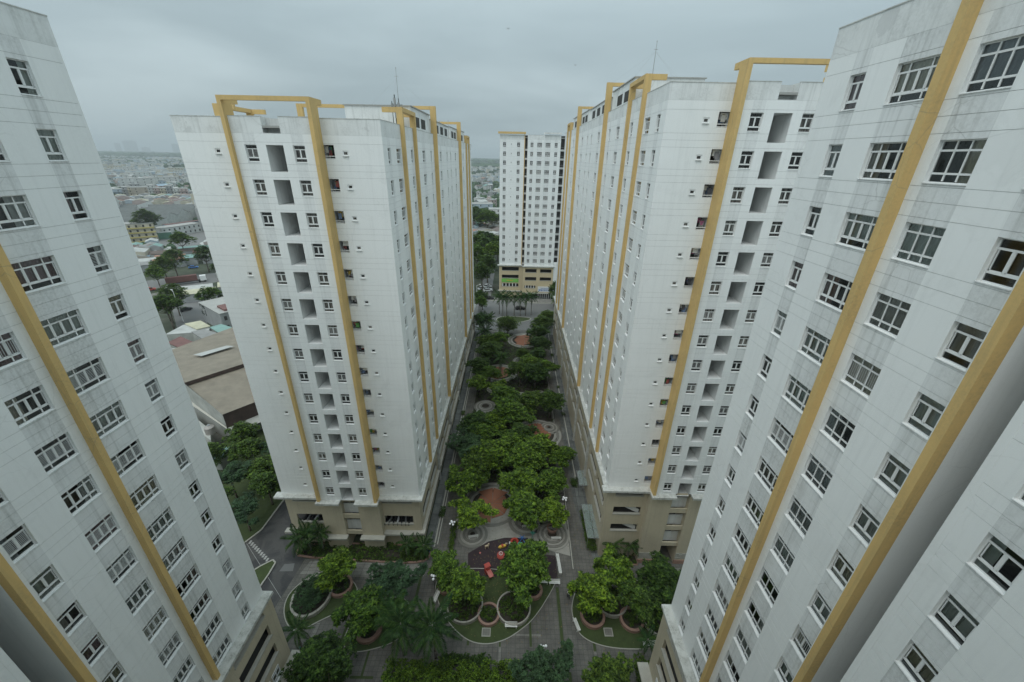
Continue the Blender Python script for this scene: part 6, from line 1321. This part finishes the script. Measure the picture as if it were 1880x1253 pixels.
# towers on the skyline
for i, (px_, w, h, l) in enumerate([(-.876, 95, 128, 'wide hazy tower block on the left skyline'), (-.905, 40, 108, 'lower hazy slab beside the wide skyline block'), (-.773, 55, 110, 'hazy tower block on the skyline at the garden tower edge'), (-.843, 60, 78, 'low hazy block right of the wide skyline block')]):
    y = 8000; w *= 2; h = (h-59)*2+62; r = empty('skyline_tower', (px_*y, y, 0), l, 'tower block', rz=.65)
    mob('wall', MB().box(-w/2, w/2, -14, 14, 0, h).mesh('wall', WALLS[2]), r); mob('roof', MB().box(-w/6, w/4, -8, 8, h, h+7).mesh('roof', WALLS[2]), r)
    if i in (0, 2): mob('wall_upper', MB().box(-w*.3, w*.3, -12, 12, h+.1, h+10).mesh('wall_upper', WALLS[2]), r)
# infill beyond the sides: other buildings and yards hidden from here but lighting the place
# ---------------------------------------------------------------- bird specks and parked motorbikes
for x, y, z, l in ((-2, 90, 80.5, 'tiny dark bird high above the end tower'), (12.5, 105, 77.8, 'second tiny bird left of the right tower mast')):
    r = empty('bird', (x, y, z), l, 'bird'); mob('body', MB().sphere((0, 0, 0), .09, 8, 5, sc=(1, 2, .8)).face([(0, .08, 0), (.42, -.02, .10), (.05, -.1, 0)]) or MB().sphere((0, 0, 0), .09, 8, 5, sc=(1, 2, .8)).mesh('body', M['black']), r) if False else mob('body', MB().sphere((0, 0, 0), .09, 8, 5, sc=(1, 2, .8)).mesh('body', M['black'], smooth=True), r)
    for s in (-1, 1):
        b = MB(); b.face([(0, .1, 0), (s*.24, .08, .09), (s*.24, -.06, .09), (0, -.08, 0)]); b.face([(s*.24, .08, .09), (s*.46, -.02, .04), (s*.24, -.06, .09)]); mob('wing', b.mesh('wing', M['black']), r)
bikes = MB().tube((-.6, 0, .28), (-.6, .06, .28), .28, .28, 12).tube((.6, 0, .28), (.6, .06, .28), .28, .28, 12)
BW = bikes.mesh('wheels', M['black']); BB = MB().box(-.55, .35, -.12, .14, .35, .75).box(.35, .55, -.05, .08, .5, 1.0).box(.4, .5, -.3, .32, .95, 1.0)
BBm = [BB.mesh('body', M[k]) for k in ('black', 'metal', 'black', 'shirt')]
for (xa, xb, y, z) in ((-33.4, -30.6, 47.3, 4.25), (-20.0, -15.9, 47.2, 4.25)):
    x = xa; i = 0
    while x < xb:
        r = empty('motorbike', (x, y, z), ['black', 'grey', 'dark', 'pale'][i % 4]+' motorbike parked in the '+('left' if x < -25 else 'right')+' lower opening of the tan base', 'motorbike', 'motorbikes parked behind the tan base openings', rz=PI/2+rnd.uniform(-.2, .2))
        mob('body', BBm[i % 4], r); mob('wheel', BW, r); x += .62; i += 1
# ================================================================ AIR
hz = MB().box(-14500, 14500, -400, 16500, -1.2, 235)
hm = bpy.data.materials.new('air_haze'); hm.use_nodes = True; nn = hm.node_tree.nodes; ll = hm.node_tree.links; nn.remove(nn['Principled BSDF'])
pv = nn.new('ShaderNodeVolumePrincipled'); pv.inputs['Color'].default_value = (.86, .93, .96, 1); pv.inputs['Density'].default_value = .00019; pv.inputs['Anisotropy'].default_value = .2
ll.new(pv.outputs[0], nn['Material Output'].inputs['Volume'])
o = mob('haze', hz.mesh('haze', hm)); o['kind'] = 'stuff'
